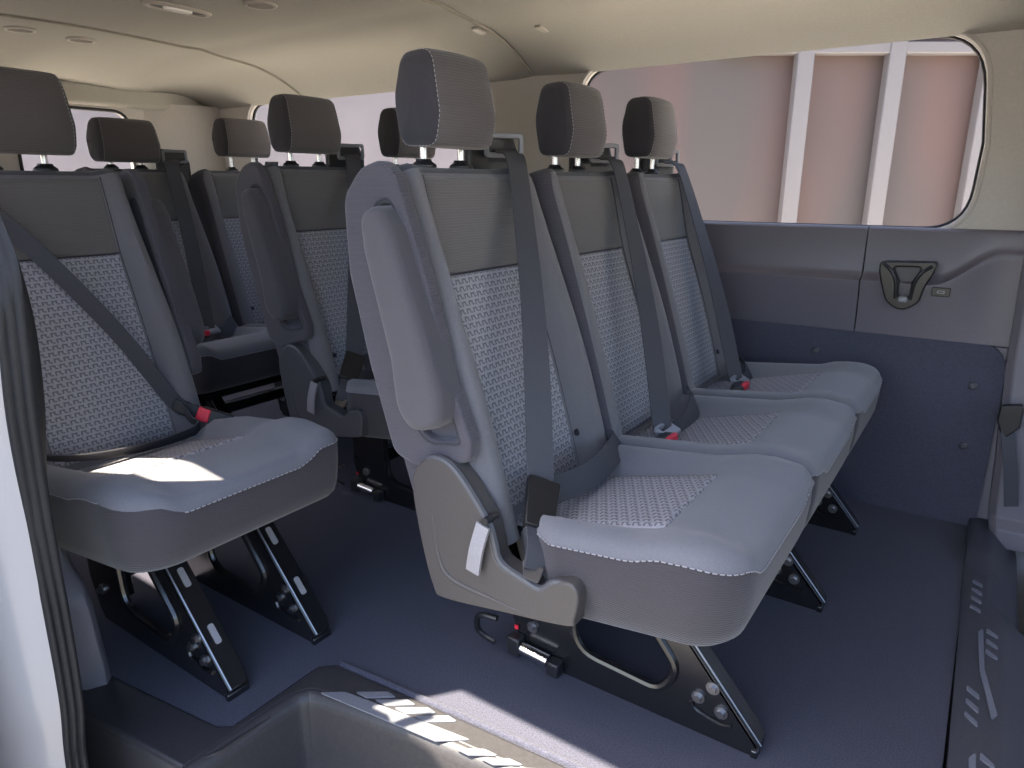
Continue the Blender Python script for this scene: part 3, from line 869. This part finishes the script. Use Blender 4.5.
    def belt(s, w_top, w_bot, h_bot=0.09, guide=True, lap=None, style='latch', sag=0.0, drop=0.0):
        """webbing from the guide on the backrest top down to the tongue, then the lap strap to the anchor"""
        up = Vector((0.50, 0.86, 0))
        end = Vector((-0.340 if style == 'latch' else -0.318, s.wc + w_bot, h_bot + s.lift))
        st = s.pt(w_top - 0.040, 0.585, 0.040)
        ga = up.normalized(); gn = Vector((ga.y, -ga.x, 0)); gz = Vector((0, 0, 1)); G = s.pt(w_top + 0.016, 0.636, -0.014)
        pts = [G - gn * 0.030 - gz * 0.040, G - gn * 0.014 - gz * 0.012, G - gn * 0.002 - gz * 0.005, s.pt(w_top - 0.006, 0.618, 0.004), st]
        for t in (0.25, 0.5, 0.75, 1.0):
            q = st.lerp(end, t)
            pts.append(q + SN * (0.012 * math.sin(PI * t)))
        tilt = Vector((0.50, 0.85, -0.10))
        yv = Vector((0.12, 1, 0))
        wd = [up, up, up, Vector((0.25, 1, 0)), yv, Vector((0.22, 1, 0)), Vector((0.35, 0.9, 0)), Vector((0.5, 0.85, 0))] + [tilt]
        ob = ribbon('seat_belt', pts, wd, 0.047, 0.0022, M['belt'], s.b)
        tip = pts[-1]
        if guide:
            plate('belt_guide_post', rounded([(-0.066, -0.13), (0.046, -0.13), (0.046, -0.02), (0.030, 0.026), (-0.050, 0.030), (-0.066, 0.0)], 0.012, 4), M['black'], lambda u, v, w: G + ga * u + gz * v + gn * (w - 0.042), 0.040, ob, bevel=0.008)
            plate('belt_guide_loop', rrect(-0.042, 0.040, -0.020, 0.026, 0.010), M['tongue'], lambda u, v, w: G + ga * u + gz * v + gn * w, 0.008, ob, holes=(rrect(-0.033, 0.031, -0.010, 0.016, 0.004),), bevel=0.002)
        if style == 'latch':
            q = Vector((-0.315, tip.y - 0.055, tip.z - 0.045)); d = (q - tip).normalized()
            wv = Vector((0.55, 0.80, -0.20)); wv = (wv - d * wv.dot(d)).normalized(); nv = d.cross(wv)
            if nv.dot(Vector((0.5, -0.8, 0.3))) < 0: nv = -nv
            L_ = (q - tip).length
            fr = lambda u, v, w: tip + wv * u + d * v + nv * (w + 0.006)
            plate('tongue', rounded([(-0.026, -0.008), (0.030, -0.008), (0.026, L_), (-0.022, L_)], 0.005, 3), M['blackgloss'], fr, 0.016, ob, bevel=0.0022)
            e = Vector((-0.290, tip.y - 0.098, tip.z - 0.085))
            ribbon('buckle_strap', [q - d * 0.01, (q + e) / 2 + Vector((0.006, 0, 0.004)), e], [wv, wv, Vector((0.5, 1, -0.3))], 0.034, 0.006, M['belt'], ob)
            plate('anchor_plate', rounded([(-0.018, -0.012), (0.018, -0.012), (0.012, 0.016), (-0.012, 0.016)], 0.004, 3), M['steel'], lambda u, v, w: e + Vector((0.9 * u + 0.3 * v, 0.25 * u - 0.75 * v + w, -0.3 * u - 0.5 * v)), 0.006, ob, bevel=0.001)
        elif style == 'frame':
            fr = lambda u, v, w: tip + Vector((0.012 + v * 0.9, u, -v * 0.35 + 0.004 + w))
            plate('tongue', rounded([(-0.034, -0.022), (0.034, -0.022), (0.030, 0.020), (-0.030, 0.020)], 0.007, 3), M['tongue'], fr, 0.009, ob, holes=(rrect(-0.024, 0.024, -0.014, -0.002, 0.003),), bevel=0.002)
            c = tip + Vector((0.022, -0.050, -0.004))
            mb = MB(); mb.box(c, (0.032, 0.075, 0.024), 0, Matrix.Rotation(0.15, 3, 'Z')); bk = mb.build('buckle', M['black'], ob, bevel=0.006)
            mb = MB(); mb.box(c + Vector((0.013, 0.010, 0.005)), (0.012, 0.046, 0.018)); mb.build('release_button', M['red'], ob, bevel=0.003)
            ribbon('buckle_strap', [c + Vector((-0.004, -0.03, 0)), c + Vector((-0.02, -0.07, -0.008)), c + Vector((-0.04, -0.105, -0.03))], [Vector((1, 0.1, 0.2))] * 3, 0.034, 0.006, M['tongue'], ob)
        if lap is not None:
            a = tip + Vector((0.004, 0.030, -0.018))
            e = Vector((-0.360, s.wc + lap, 0.412 + s.lift))
            m1 = a.lerp(e, 0.35) + Vector((0.022, 0, -0.004)); m2 = a.lerp(e, 0.72) + Vector((0.020, 0, 0.004))
            ribbon('lap_webbing', [a, m1, m2, e], [Vector((-0.45, 0.1, 0.85)), Vector((-0.45, 0.1, 0.85)), Vector((-0.5, 0, 0.8)), Vector((-0.6, 0, 0.8))], 0.046, 0.0025, M['belt'], ob)
        return ob

def armrest_side(seat, side, bench, w_out, dark=False):
    """folded-up armrest in its recess on the cheek of a backrest; side -1 near, +1 far"""
    b = seat.back
    fr = lambda off: (lambda u, v, w: seat.pt(side * (w_out + off) + w, v, u))
    cheek = rounded([(-0.070, 0.562), (-0.104, 0.45), (-0.116, 0.30), (-0.118, 0.150), (-0.075, 0.120), (0.040, 0.118), (0.052, 0.15), (0.044, 0.25), (0.050, 0.40), (0.048, 0.50), (0.046, 0.560), (0.026, 0.588), (-0.020, 0.590)],
                    [0.05, 0.05, 0.05, 0.03, 0.03, 0.02, 0.02, 0.05, 0.05, 0.06, 0.04, 0.03, 0.05], 6)
    cap = lambda g, dv=0.0: rounded([(-0.040 - g, 0.300), (-0.056 - g, 0.215), (-0.036 - g, 0.160 - g - dv), (0.034 + g * 0.3, 0.150 - g - dv), (0.042 + g * 0.3, 0.20), (0.036 + g * 0.3, 0.26), (0.040 + g * 0.3, 0.40), (0.034 + g * 0.3, 0.49 + g), (0.022, 0.530 + g), (-0.010, 0.530 + g), (-0.030 - g, 0.47 + g)],
                     [0.05, 0.06, 0.04, 0.015, 0.03, 0.05, 0.05, 0.03, 0.02, 0.02, 0.05], 6)
    hole = cap(0.0, 0.0)
    plate('side_cheek', cheek, M['side'], fr(-0.011), 0.026, b, holes=([(min(p.x, 0.027), p.y) for p in cap(-0.003)],), bevel=0.006, bres=3)
    # recess floor and piping round the recess
    plate('armrest_recess', cap(0.002), M['recess'], fr(-0.016), 0.006, b)
    mb = MB(); mb.tube([Vector(fr(0.0005)(min(p.x, 0.031), p.y, 0)) for p in cap(0.003)], 0.0028, 6, closed=True); mb.build('piping', M['piping'], b)
    # the armrest itself: a padded capsule standing proud of the cheek
    out = rounded([(-0.034, 0.300), (-0.050, 0.225), (-0.032, 0.182), (0.030, 0.182), (0.046, 0.225), (0.046, 0.33), (0.040, 0.480), (0.026, 0.522), (-0.008, 0.522), (-0.026, 0.47)],
                  [0.05, 0.06, 0.04, 0.04, 0.06, 0.05, 0.035, 0.03, 0.03, 0.05], 6)
    n = len(out); c = sum(out, Vector((0, 0))) / n
    rings = []
    for off, ins in ((-0.016, 0.0), (0.0, 0.0), (0.020, 0.0), (0.027, 0.001), (0.034, 0.004), (0.038, 0.008), (0.040, 0.013), (0.0405, 0.020)):
        r = []
        for p in out:
            d = p - c; L_ = d.length; axis = Vector((0.002, max(0.235, min(0.47, p.y))))
            dd = p - axis; q = axis + dd * max(0.1, 1 - ins / max(dd.length, 1e-4))
            r.append(Vector(fr(off)(q.x, q.y, 0)))
        rings.append(r)
    if side > 0: rings = rings
    mb = MB(); mb.loft(rings, mf=lambda i, j: 1 if (i < 3 and (out[j].x + out[(j + 1) % n].x) / 2 > 0.030) else 0)
    mats = [M['armdark' if dark else 'arm'], M['armdark']]
    arm = mb.build('armrest', mats, b, angle=60)
    return arm

def side_cover(bench, y_out, mats=None, lift=0.0):
    """moulded plastic cover with its release strap on the open end of a bench"""
    ol = [(-0.515, 0.430), (-0.505, 0.470), (-0.478, 0.493), (-0.445, 0.494), (-0.415, 0.472), (-0.368, 0.415), (-0.358, 0.385), (-0.346, 0.352), (-0.300, 0.338), (-0.272, 0.333), (-0.250, 0.352), (-0.222, 0.362), (-0.208, 0.345), (-0.214, 0.305), (-0.226, 0.290), (-0.34, 0.270), (-0.455, 0.252), (-0.478, 0.266), (-0.500, 0.34)]
    ol = [(p.x, p.y) for p in crom([(a, b + lift, 0) for a, b in ol], 4, True)]
    ob = plate('side_cover', ol, mats or M['cover'], lambda u, v, w: (u, y_out + 0.018 + w, v), 0.040, bench, bevel=0.004, bres=3)
    # raised swage following the lower edge
    sw = crom([(-0.475, y_out - 0.001, 0.40 + lift), (-0.462, y_out - 0.001, 0.325 + lift), (-0.435, y_out - 0.001, 0.295 + lift), (-0.36, y_out - 0.001, 0.288 + lift), (-0.30, y_out - 0.001, 0.284 + lift)], 6)
    mb = MB(); mb.tube(sw, [0.001 + 0.004 * math.sin(PI * i / (len(sw) - 1)) for i in range(len(sw))], 8); mb.build('swage', mats or M['cover'], ob)
    # dark rim along the upper edge
    rim_ = crom([(-0.505, 0.458), (-0.478, 0.490), (-0.445, 0.491), (-0.415, 0.470), (-0.368, 0.413), (-0.357, 0.385), (-0.344, 0.352), (-0.300, 0.337), (-0.272, 0.332), (-0.250, 0.351), (-0.222, 0.360)] and
                [(-0.505, y_out + 0.004, 0.460 + lift), (-0.478, y_out + 0.004, 0.490 + lift), (-0.445, y_out + 0.004, 0.491 + lift), (-0.415, y_out + 0.004, 0.470 + lift), (-0.368, y_out + 0.004, 0.413 + lift), (-0.357, y_out + 0.004, 0.385 + lift), (-0.344, y_out + 0.004, 0.352 + lift), (-0.300, y_out + 0.004, 0.337 + lift), (-0.272, y_out + 0.004, 0.332 + lift), (-0.250, y_out + 0.004, 0.351 + lift), (-0.222, y_out + 0.004, 0.360 + lift)], 5)
    mb = MB(); NR = len(rim_) - 1; mb.tube(rim_, [0.0065 * min(1.0, 0.15 + 8.0 * min(i, NR - i) / NR) for i in range(NR + 1)], 8); mb.build('rim', M['coverdark'], ob)
    a = Vector((-0.368, y_out - 0.008, 0.412 + lift)); e = Vector((-0.386, y_out - 0.012, 0.330 + lift))
    ribbon('release_strap', [a, (a + e) / 2 + Vector((0, -0.004, 0)), e], [Vector((1, 0, 0.15))] * 3, 0.024, 0.005, M['strap'], ob)
    mb = MB(); mb.cyl(a + Vector((0.002, 0.000, 0.006)), a + Vector((0.002, 0.03, 0.006)), 0.006, 14); mb.build('strap_pin', M['black'], ob)
    return ob

def leg_frame(bench, y, slots=False, side=1, z0=-0.002):
    ol = rounded([(-0.455, z0 + 0.022), (-0.44, z0), (-0.13, z0), (0.004, z0), (0.004, z0 + 0.022), (-0.235, 0.300), (-0.480, 0.300), (-0.480, 0.09)],
                 [0.01, 0.01, 0, 0.01, 0.01, 0.01, 0.01, 0.02], 3)
    hole = rounded([(-0.352, 0.290), (-0.335, 0.066), (-0.165, 0.054), (-0.135, 0.108), (-0.282, 0.290)], [0.01, 0.055, 0.04, 0.04, 0.01], 6)
    ob = plate('leg_frame', ol, M['legblack'], lambda u, v, w: (u, y + w, v), 0.008, bench, holes=(hole,))
    # pressed lip round the window
    mb = MB(); mb.tube([(p.x, y - 0.005, p.y) for p in hole], 0.008, 8, closed=True); mb.build('pressed_lip', M['legblack'], ob)
    # folded flange down the sloping front edge
    d = Vector((-0.239, 0, 0.278)).normalized(); n = Vector((d.z, 0, -d.x))
    mb = MB(); rows = []
    for t in (0.0, 0.02, 0.20, 0.36):
        p = Vector((0.004, y, z0 + 0.020)) + d * t
        wdt = 0.040 if t > 0.01 else 0.034
        rows.append([p + Vector((0, -0.004, 0)) - n * 0.004, p + Vector((0, -0.004, 0)) + n * 0.004, p + Vector((0, wdt, 0)) + n * 0.004, p + Vector((0, wdt, 0)) - n * 0.002])
    mb.loft(rows); mb.build('front_flange', M['legblack'], ob, angle=30, bevel=0.002)
    mb = MB(); mb.tube([Vector((0.006, y - 0.002, z0 + 0.024)) + d * (0.33 * i / 8) + n * 0.004 for i in range(9)], 0.0016, 6); mb.build('edge_bead', M['steel'], ob)
    mb = MB(); mb.box((0.0, y + 0.015, z0 + 0.008), (0.012, 0.046, 0.016)); mb.build('foot', M['legblack'], ob, bevel=0.003)
    # rear upright pair and cross tube
    mb = MB(); mb.box((-0.462, y + 0.035, 0.16), (0.012, 0.07, 0.29)); mb.build('rear_upright', M['legblack'], ob, bevel=0.003)
    if slots:
        for t in (0.105, 0.225):
            c = Vector((0.004, y + 0.020, z0 + 0.020)) + d * t + n * 0.0052
            fr = lambda u, v, w: c + Vector((0, u, 0)) + d * v + n * w
            plate('slot', rrect(-0.006, 0.006, -0.020, 0.020, 0.0055), M['thread'], fr, 0.002, ob)
    for bx_, bz in ((-0.075, 0.100), (-0.098, 0.072), (-0.058, 0.060), (-0.43, 0.075)):
        c = Vector((bx_, y - 0.003, bz)); mb = MB()
        mb.cyl(c, c + Vector((0, -0.005, 0)), 0.0115, 18); mb.cyl(c + Vector((0, -0.005, 0)), c + Vector((0, -0.011, 0)), 0.007, 6)
        mb.build('bolt', M['steel'], ob, angle=30)
    mb = MB(); mb.tube(crom([(-0.110, y - 0.005, 0.058), (-0.100, y - 0.006, 0.045), (-0.06, y - 0.006, 0.036), (-0.040, y - 0.005, 0.040)], 5), 0.004, 6); mb.build('pressed_lip', M['legblack'], ob)
    return ob

def floor_latch(bench, y):
    mb = MB(); mb.cyl((-0.445, y - 0.020, 0.030), (-0.385, y - 0.020, 0.026), 0.012, 12); o = mb.build('floor_latch', M['chrome'], bench)
    for cx_, cz_, d_ in ((-0.462, 0.030, (0.030, 0.026, 0.040)), (-0.372, 0.016, (0.026, 0.026, 0.030))):
        mb = MB(); mb.box((cx_, y - 0.017, cz_), d_); mb.build('latch_bracket', M['black'], o, bevel=0.004)
    mb = MB(); mb.box((-0.466, y - 0.008, 0.062), (0.008, 0.003, 0.008)); mb.build('latch_flag', M['red'], o)
    mb = MB(); mb.tube(crom([(-0.49, y - 0.04, 0.09), (-0.53, y - 0.045, 0.085), (-0.535, y - 0.04, 0.045), (-0.50, y - 0.035, 0.030)], 5), 0.006, 8); mb.build('latch_handle', M['blackgloss'], o)

def under_pan(bench, y0, y1, yl=None):
    yl = y0 if yl is None else yl
    mb = MB(); mb.box((-0.30, (y0 + y1) / 2, 0.262), (0.36, y1 - y0, 0.03)); mb.box((-0.44, (yl + y1) / 2, 0.10), (0.04, y1 - yl, 0.04))
    mb.build('seat_pan', M['legblack'], bench, bevel=0.006)

PITCH = 0.412
# ---- three-seat bench nearest the door opening
BX, BY = -0.200, 0.770
b1 = thing('bench_seat', 'three-place grey bench seat beside the step well, nearest the camera', 'bench seat', (BX, BY, 0))
seats = []
for i in range(3):
    s = Seat(b1, (0.213 if i == 0 else 0.207) + PITCH * i, hwl=0.190 if i == 0 else 0.204); s.arm = -1 if i == 0 else 0; s.backrest(); seats.append(s)
    s.headrest(up=(0.002, 0.000, 0.010)[i], wc=(-0.008, 0.010, 0.012)[i])
    s.cushion(0.075 if i == 0 else 0.03, 0.055 if i == 2 else 0.03, rbl=0.20 if i == 0 else 0.03, hr=0.192 if i == 2 else 0.205)
armrest_side(seats[0], -1, b1, 0.209)
side_cover(b1, -0.012)
for y in (0.222, 0.713, 1.136): leg_frame(b1, y)
floor_latch(b1, 0.222)
under_pan(b1, 0.10, 1.18, 0.235)
seats[0].belt(0.166, -0.118, 0.440, lap=0.205, style='latch')
seats[1].belt(0.180, -0.080, 0.405, lap=0.20, style='frame')
seats[2].belt(0.160, 0.000, 0.400, lap=0.17, style='frame')

# ---- single seat by the door frame
b2 = thing('single_seat', 'single grey seat with a seat belt across it, beside the black door seal', 'seat', (-1.024, 0.440, 0))
s = Seat(b2, 0.207, hwr=0.190); s.buttons = False; s.arm = 1; s.backrest(); s.headrest(up=0.0, W=0.200, H=0.160, wc=-0.006)
s.cushion(0.09, 0.035, low=0.0, x1=0.036, hr=0.215, rbr=0.22)
armrest_side(s, 1, b2, 0.206, True)
leg_frame(b2, 0.144, slots=True); leg_frame(b2, 0.340, slots=True); under_pan(b2, 0.08, 0.33, 0.15)
up = Vector((0, 1, 0))
pts = [s.pt(-0.165, 0.60, -0.05), s.pt(-0.165, 0.605, 0.01), s.front(-0.150, 0.54, 0.012), s.front(-0.047, 0.42, 0.030), s.front(0.053, 0.24, 0.030), s.front(0.125, 0.08, 0.012), Vector((-0.372, 0.207 + 0.138, 0.432))]
blt = ribbon('seat_belt', pts, [up, up, Vector((0.1, 1, 0.3)), Vector((0.5, 1, 0.65)), Vector((0.8, 0.9, 0.7)), Vector((0.9, 0.8, 0.7)), Vector((0.8, 0.6, 0.7))], 0.034, 0.0022, M['belt'], b2)
tip = pts[-1]
bd = Vector((0.70, 0.62, -0.36)).normalized(); cv = Vector((0.54, -0.79, 0.27)); bw = bd.cross(cv).normalized(); bn = bw.cross(bd)
if bn.dot(cv) < 0: bn = -bn
fr = lambda u, v, w: tip + bw * u + bd * v + bn * w
plate('tongue', rounded([(-0.015, -0.030), (0.012, -0.030), (0.014, 0.028), (-0.014, 0.028)], 0.006, 3), M['black'], fr, 0.010, blt, bevel=0.003)
plate('buckle', rrect(-0.016, 0.016, 0.028, 0.098, 0.006), M['black'], fr, 0.022, blt, bevel=0.003)
plate('release_button', rrect(-0.0145, 0.0145, 0.023, 0.050, 0.004), M['red'], lambda u, v, w: fr(u, v, w + 0.002), 0.024, blt, bevel=0.003)
ribbon('buckle_strap', [fr(0, 0.095, 0), fr(0, 0.112, -0.004), fr(0, 0.135, -0.015)], [bw, bw, bw], 0.030, 0.005, M['tongue'], blt)
lp = [fr(0.0, -0.010, 0.004), fr(0.0, 0.000, 0.010) + Vector((0.012, 0.0, -0.016)), Vector((-0.325, 0.207 + 0.125, 0.400)), Vector((-0.330, 0.207 + 0.02, 0.392)), Vector((-0.345, 0.207 - 0.09, 0.402)), Vector((-0.36, 0.207 - 0.18, 0.425)), Vector((-0.35, 0.207 - 0.214, 0.41)), Vector((-0.35, 0.207 - 0.217, 0.34))]
ribbon('lap_webbing', lp, [Vector((0.8, -0.3, 0.5)), Vector((0.8, -0.3, 0.5)), Vector((0.6, -0.5, 0.6)), Vector((0.7, 0, 0.6)), Vector((0.8, 0, 0.5)), Vector((0.9, 0, 0.4)), Vector((1, 0, 0)), Vector((1, 0, 0))], 0.042, 0.0025, M['belt'], blt)

# ---- double bench across the aisle, behind the first bench
b3 = thing('bench_seat', 'two-place bench seat with a folded armrest, across the aisle from the single seat', 'bench seat', (-1.024, 1.148, 0))
seats3 = []
for i in range(2):
    s = Seat(b3, 0.207 + PITCH * i, hwl=0.190 if i == 0 else 0.204, lift=0.022); s.arm = -1 if i == 0 else 0; s.backrest(); seats3.append(s)
    s.headrest(up=0.004, W=0.190, H=0.150, wc=0.005)
    s.cushion(0.07 if i == 0 else 0.03, 0.05 if i == 1 else 0.03, rbl=0.20 if i == 0 else 0.03)
armrest_side(seats3[0], -1, b3, 0.203, True)
side_cover(b3, -0.012, M['coverdark'])
for y in (0.20, 0.62): leg_frame(b3, y)
floor_latch(b3, 0.20)
under_pan(b3, 0.10, 0.75, 0.21)
seats3[0].belt(0.166, -0.112, 0.435, lap=0.205, style='latch')

# ---- rear bench
b4 = thing('bench_seat', 'rear two-place bench seat under the back windows, farthest from the camera', 'bench seat', (-1.848, 1.070, 0))
for i in range(2):
    s = Seat(b4, 0.207 + PITCH * i, lift=0.024); s.backrest()
    s.headrest(up=-0.010 if i == 0 else 0.020, W=0.205, H=0.140, wc=0.01 if i == 0 else 0.05)
    s.cushion(0.06 if i == 0 else 0.03, 0.05 if i == 1 else 0.03)
    s.belt(0.175, 0.05, 0.40, lap=0.18, style='frame', guide=i == 0)
for y in (0.15, 0.62): leg_frame(b4, y)
under_pan(b4, 0.06, 0.76)

# ------------------------------------------------------------------ fittings
def vent(label, x, y):
    o = thing('ceiling_vent', label, 'air vent', (x, y, head_z(y, x)), 'round air vents in the headliner')
    mb = MB(); rows = []
    for r, z in ((0.046, 0.002), (0.046, -0.003), (0.043, -0.006), (0.037, -0.006), (0.034, -0.002), (0.033, 0.004)):
        rows.append([Vector((r * math.cos(2 * PI * k / 32), r * math.sin(2 * PI * k / 32), z)) for k in range(32)])
    mb.grid(rows, closed=True); mb.build('rim', M['vent'], o)
    mb = MB(); mb.cyl((0, 0, -0.0005), (0, 0, 0.004), 0.036, 32); mb.build('backing', M['ventdark'], o)
    for k in range(5):
        yy = -0.022 + 0.011 * k; hw_ = math.sqrt(0.034 ** 2 - yy ** 2)
        mb = MB(); mb.box((0, yy, -0.003), (2 * hw_, 0.0055, 0.003), 0, Matrix.Rotation(0.5, 3, 'X')); mb.build('slat', M['vent'], o)
vent('round ceiling vent beside the dome light, nearer the door', -1.81, 1.205)
vent('round ceiling vent beside the dome light, nearer the far windows', -1.82, 1.395)
vent('round ceiling vent behind the dome light toward the rear doors, on the door side', -2.74, 1.15)
vent('round ceiling vent behind the dome light toward the rear doors, on the far window side', -2.755, 1.345)
dl = thing('dome_light', 'oval dome light with a clear lens in the headliner between the vents', 'ceiling light', (-2.06, 1.29, head_z(1.29, -2.06)))
mb = MB(); rows = []
for a, b, z in ((0.040, 0.102, 0.002), (0.040, 0.102, -0.004), (0.036, 0.098, -0.008), (0.028, 0.088, -0.008), (0.026, 0.085, -0.003)):
    rows.append([Vector((a * math.copysign(abs(math.cos(2 * PI * k / 40)) ** 0.7, math.cos(2 * PI * k / 40)), b * math.copysign(abs(math.sin(2 * PI * k / 40)) ** 0.7, math.sin(2 * PI * k / 40)), z)) for k in range(40)])
mb.grid(rows, closed=True); mb.build('bezel', M['vent'], dl)
mb = MB(); mb.box((0, 0, -0.001), (0.054, 0.172, 0.006)); mb.build('lamp_tray', M['ventdark'], dl, bevel=0.002)
mb = MB(); rows = []
for s_, z in ((1, -0.004), (0.95, -0.010), (0.7, -0.013), (0.2, -0.014)):
    rows.append([Vector((0.022 * s_ * math.cos(2 * PI * k / 24), 0.045 * s_ * math.sin(2 * PI * k / 24), z)) for k in range(24)])
mb.loft(rows); mb.build('lens', M['lens'], dl)
for lab, x, y in (('small flush cap in the headliner behind the front ceiling seam', -1.42, 1.885), ('small flush cap in the headliner ahead of the front ceiling seam', -1.22, 1.93)):
    o = plate('flush_disc', rrect(-0.026, 0.026, -0.012, 0.012, 0.010), M['vent'], lambda u, v, w: (v * 1.0, u, w + (-0.12) * u), 0.006, None, bevel=0.002)
    o.location = (x, y, head_z(y, x) - 0.001)
    tag(o, lab, 'cap', 'flush caps in the headliner')

# cup-holder pocket on the wall panel
ch = thing('cup_holder', 'black funnel-shaped holder recessed in the slate wall panel under the window', 'cup holder', (-0.187, Y_L - 0.045, 0.655))
cf = lambda u, v, w: (u, w, v)
oo = rounded([(-0.066, 0.050), (0.068, 0.056), (0.062, 0.026), (0.046, -0.010), (0.038, -0.052), (0.0, -0.080), (-0.040, -0.055), (-0.058, -0.005), (-0.066, 0.026)], [0.012, 0.012, 0.03, 0.06, 0.03, 0.05, 0.03, 0.06, 0.03], 6)
ih = rounded([(-0.034, 0.038), (0.034, 0.040), (0.014, 0.0), (0.014, -0.040), (-0.014, -0.040), (-0.014, 0.0)], [0.008, 0.008, 0.02, 0.01, 0.01, 0.02], 5)
plate('surround', oo, M['blackgloss'], lambda u, v, w: cf(u, v, 0.008 + w), 0.040, ch, holes=(ih,), bevel=0.004)
plate('pocket_back', [(p.x * 1.2, p.y * 1.1) for p in ih], M['coverdark'], lambda u, v, w: cf(u, v, 0.014 + w), 0.006, ch)
for sg in (-1, 1):
    mb = MB(); mb.tube(crom([(sg * 0.056, -0.012, 0.044), (sg * 0.036, -0.016, 0.028), (sg * 0.022, -0.016, 0.0), (sg * 0.017, -0.014, -0.045)], 6), 0.0045, 8); mb.build('rib', M['blackgloss'], ch)
mb = MB(); mb.box((0, -0.006, -0.046), (0.024, 0.016, 0.016)); mb.build('catch', M['tongue'], ch, bevel=0.004)
us = thing('power_socket', 'small rectangular socket in the wall panel right of the black holder', 'socket', (-0.104, Y_L - 0.042, 0.634))
plate('bezel', rrect(-0.021, 0.021, -0.0115, 0.0115, 0.004), M['blackgloss'], lambda u, v, w: (u, w, v), 0.010, us, bevel=0.002)
plate('symbol', rrect(-0.009, 0.009, -0.004, 0.004, 0.0038), M['strap'], lambda u, v, w: (u, -0.0055 + w, v), 0.001, us, holes=(rrect(-0.006, 0.006, -0.0018, 0.0018, 0.0017),))
for lab, x, z in (('push-pin fastener in the dark wall carpet above the far end of the bench', -0.392, 0.436),
                  ('push-pin fastener in the dark wall carpet near its rounded front corner', 0.002, 0.393),
                  ('push-pin fastener low in the dark wall carpet below the one at the rounded corner', 0.007, 0.226)):
    mb = MB(); rows = []
    for r, d in ((0.011, 0.002), (0.011, -0.002), (0.009, -0.004), (0.005, -0.005), (0.0045, -0.0025), (0.001, -0.0025)):
        rows.append([Vector((r * math.cos(2 * PI * k / 18), d, r * math.sin(2 * PI * k / 18))) for k in range(18)])
    mb.loft(rows); o = mb.build('panel_fastener', M['strap'] if False else M['coverdark']); o.location = (x, Y_L - 0.019, z)
    tag(o, lab, 'fastener', 'push-pins in the wall carpet')
# belt anchor on the pillar
an = thing('belt_anchor', 'dark seat belt anchor with hanging webbing on the grey pillar at the right', 'belt anchor', (0.085, 2.07, 0.30))
plate('bracket', rounded([(-0.018, 0.07), (0.03, 0.08), (0.03, 0.02), (0.0, -0.02), (-0.02, 0.03)], 0.01, 4), M['black'], lambda u, v, w: (u, w - 0.004, v), 0.02, an, bevel=0.004)
ribbon('webbing', [Vector((0.0, 0.0, 0.05)), Vector((0.012, -0.012, -0.02)), Vector((0.03, -0.012, -0.10)), Vector((0.045, -0.008, -0.19))], [Vector((1, 0.3, 0))] * 4, 0.030, 0.003, M['belt'], an)
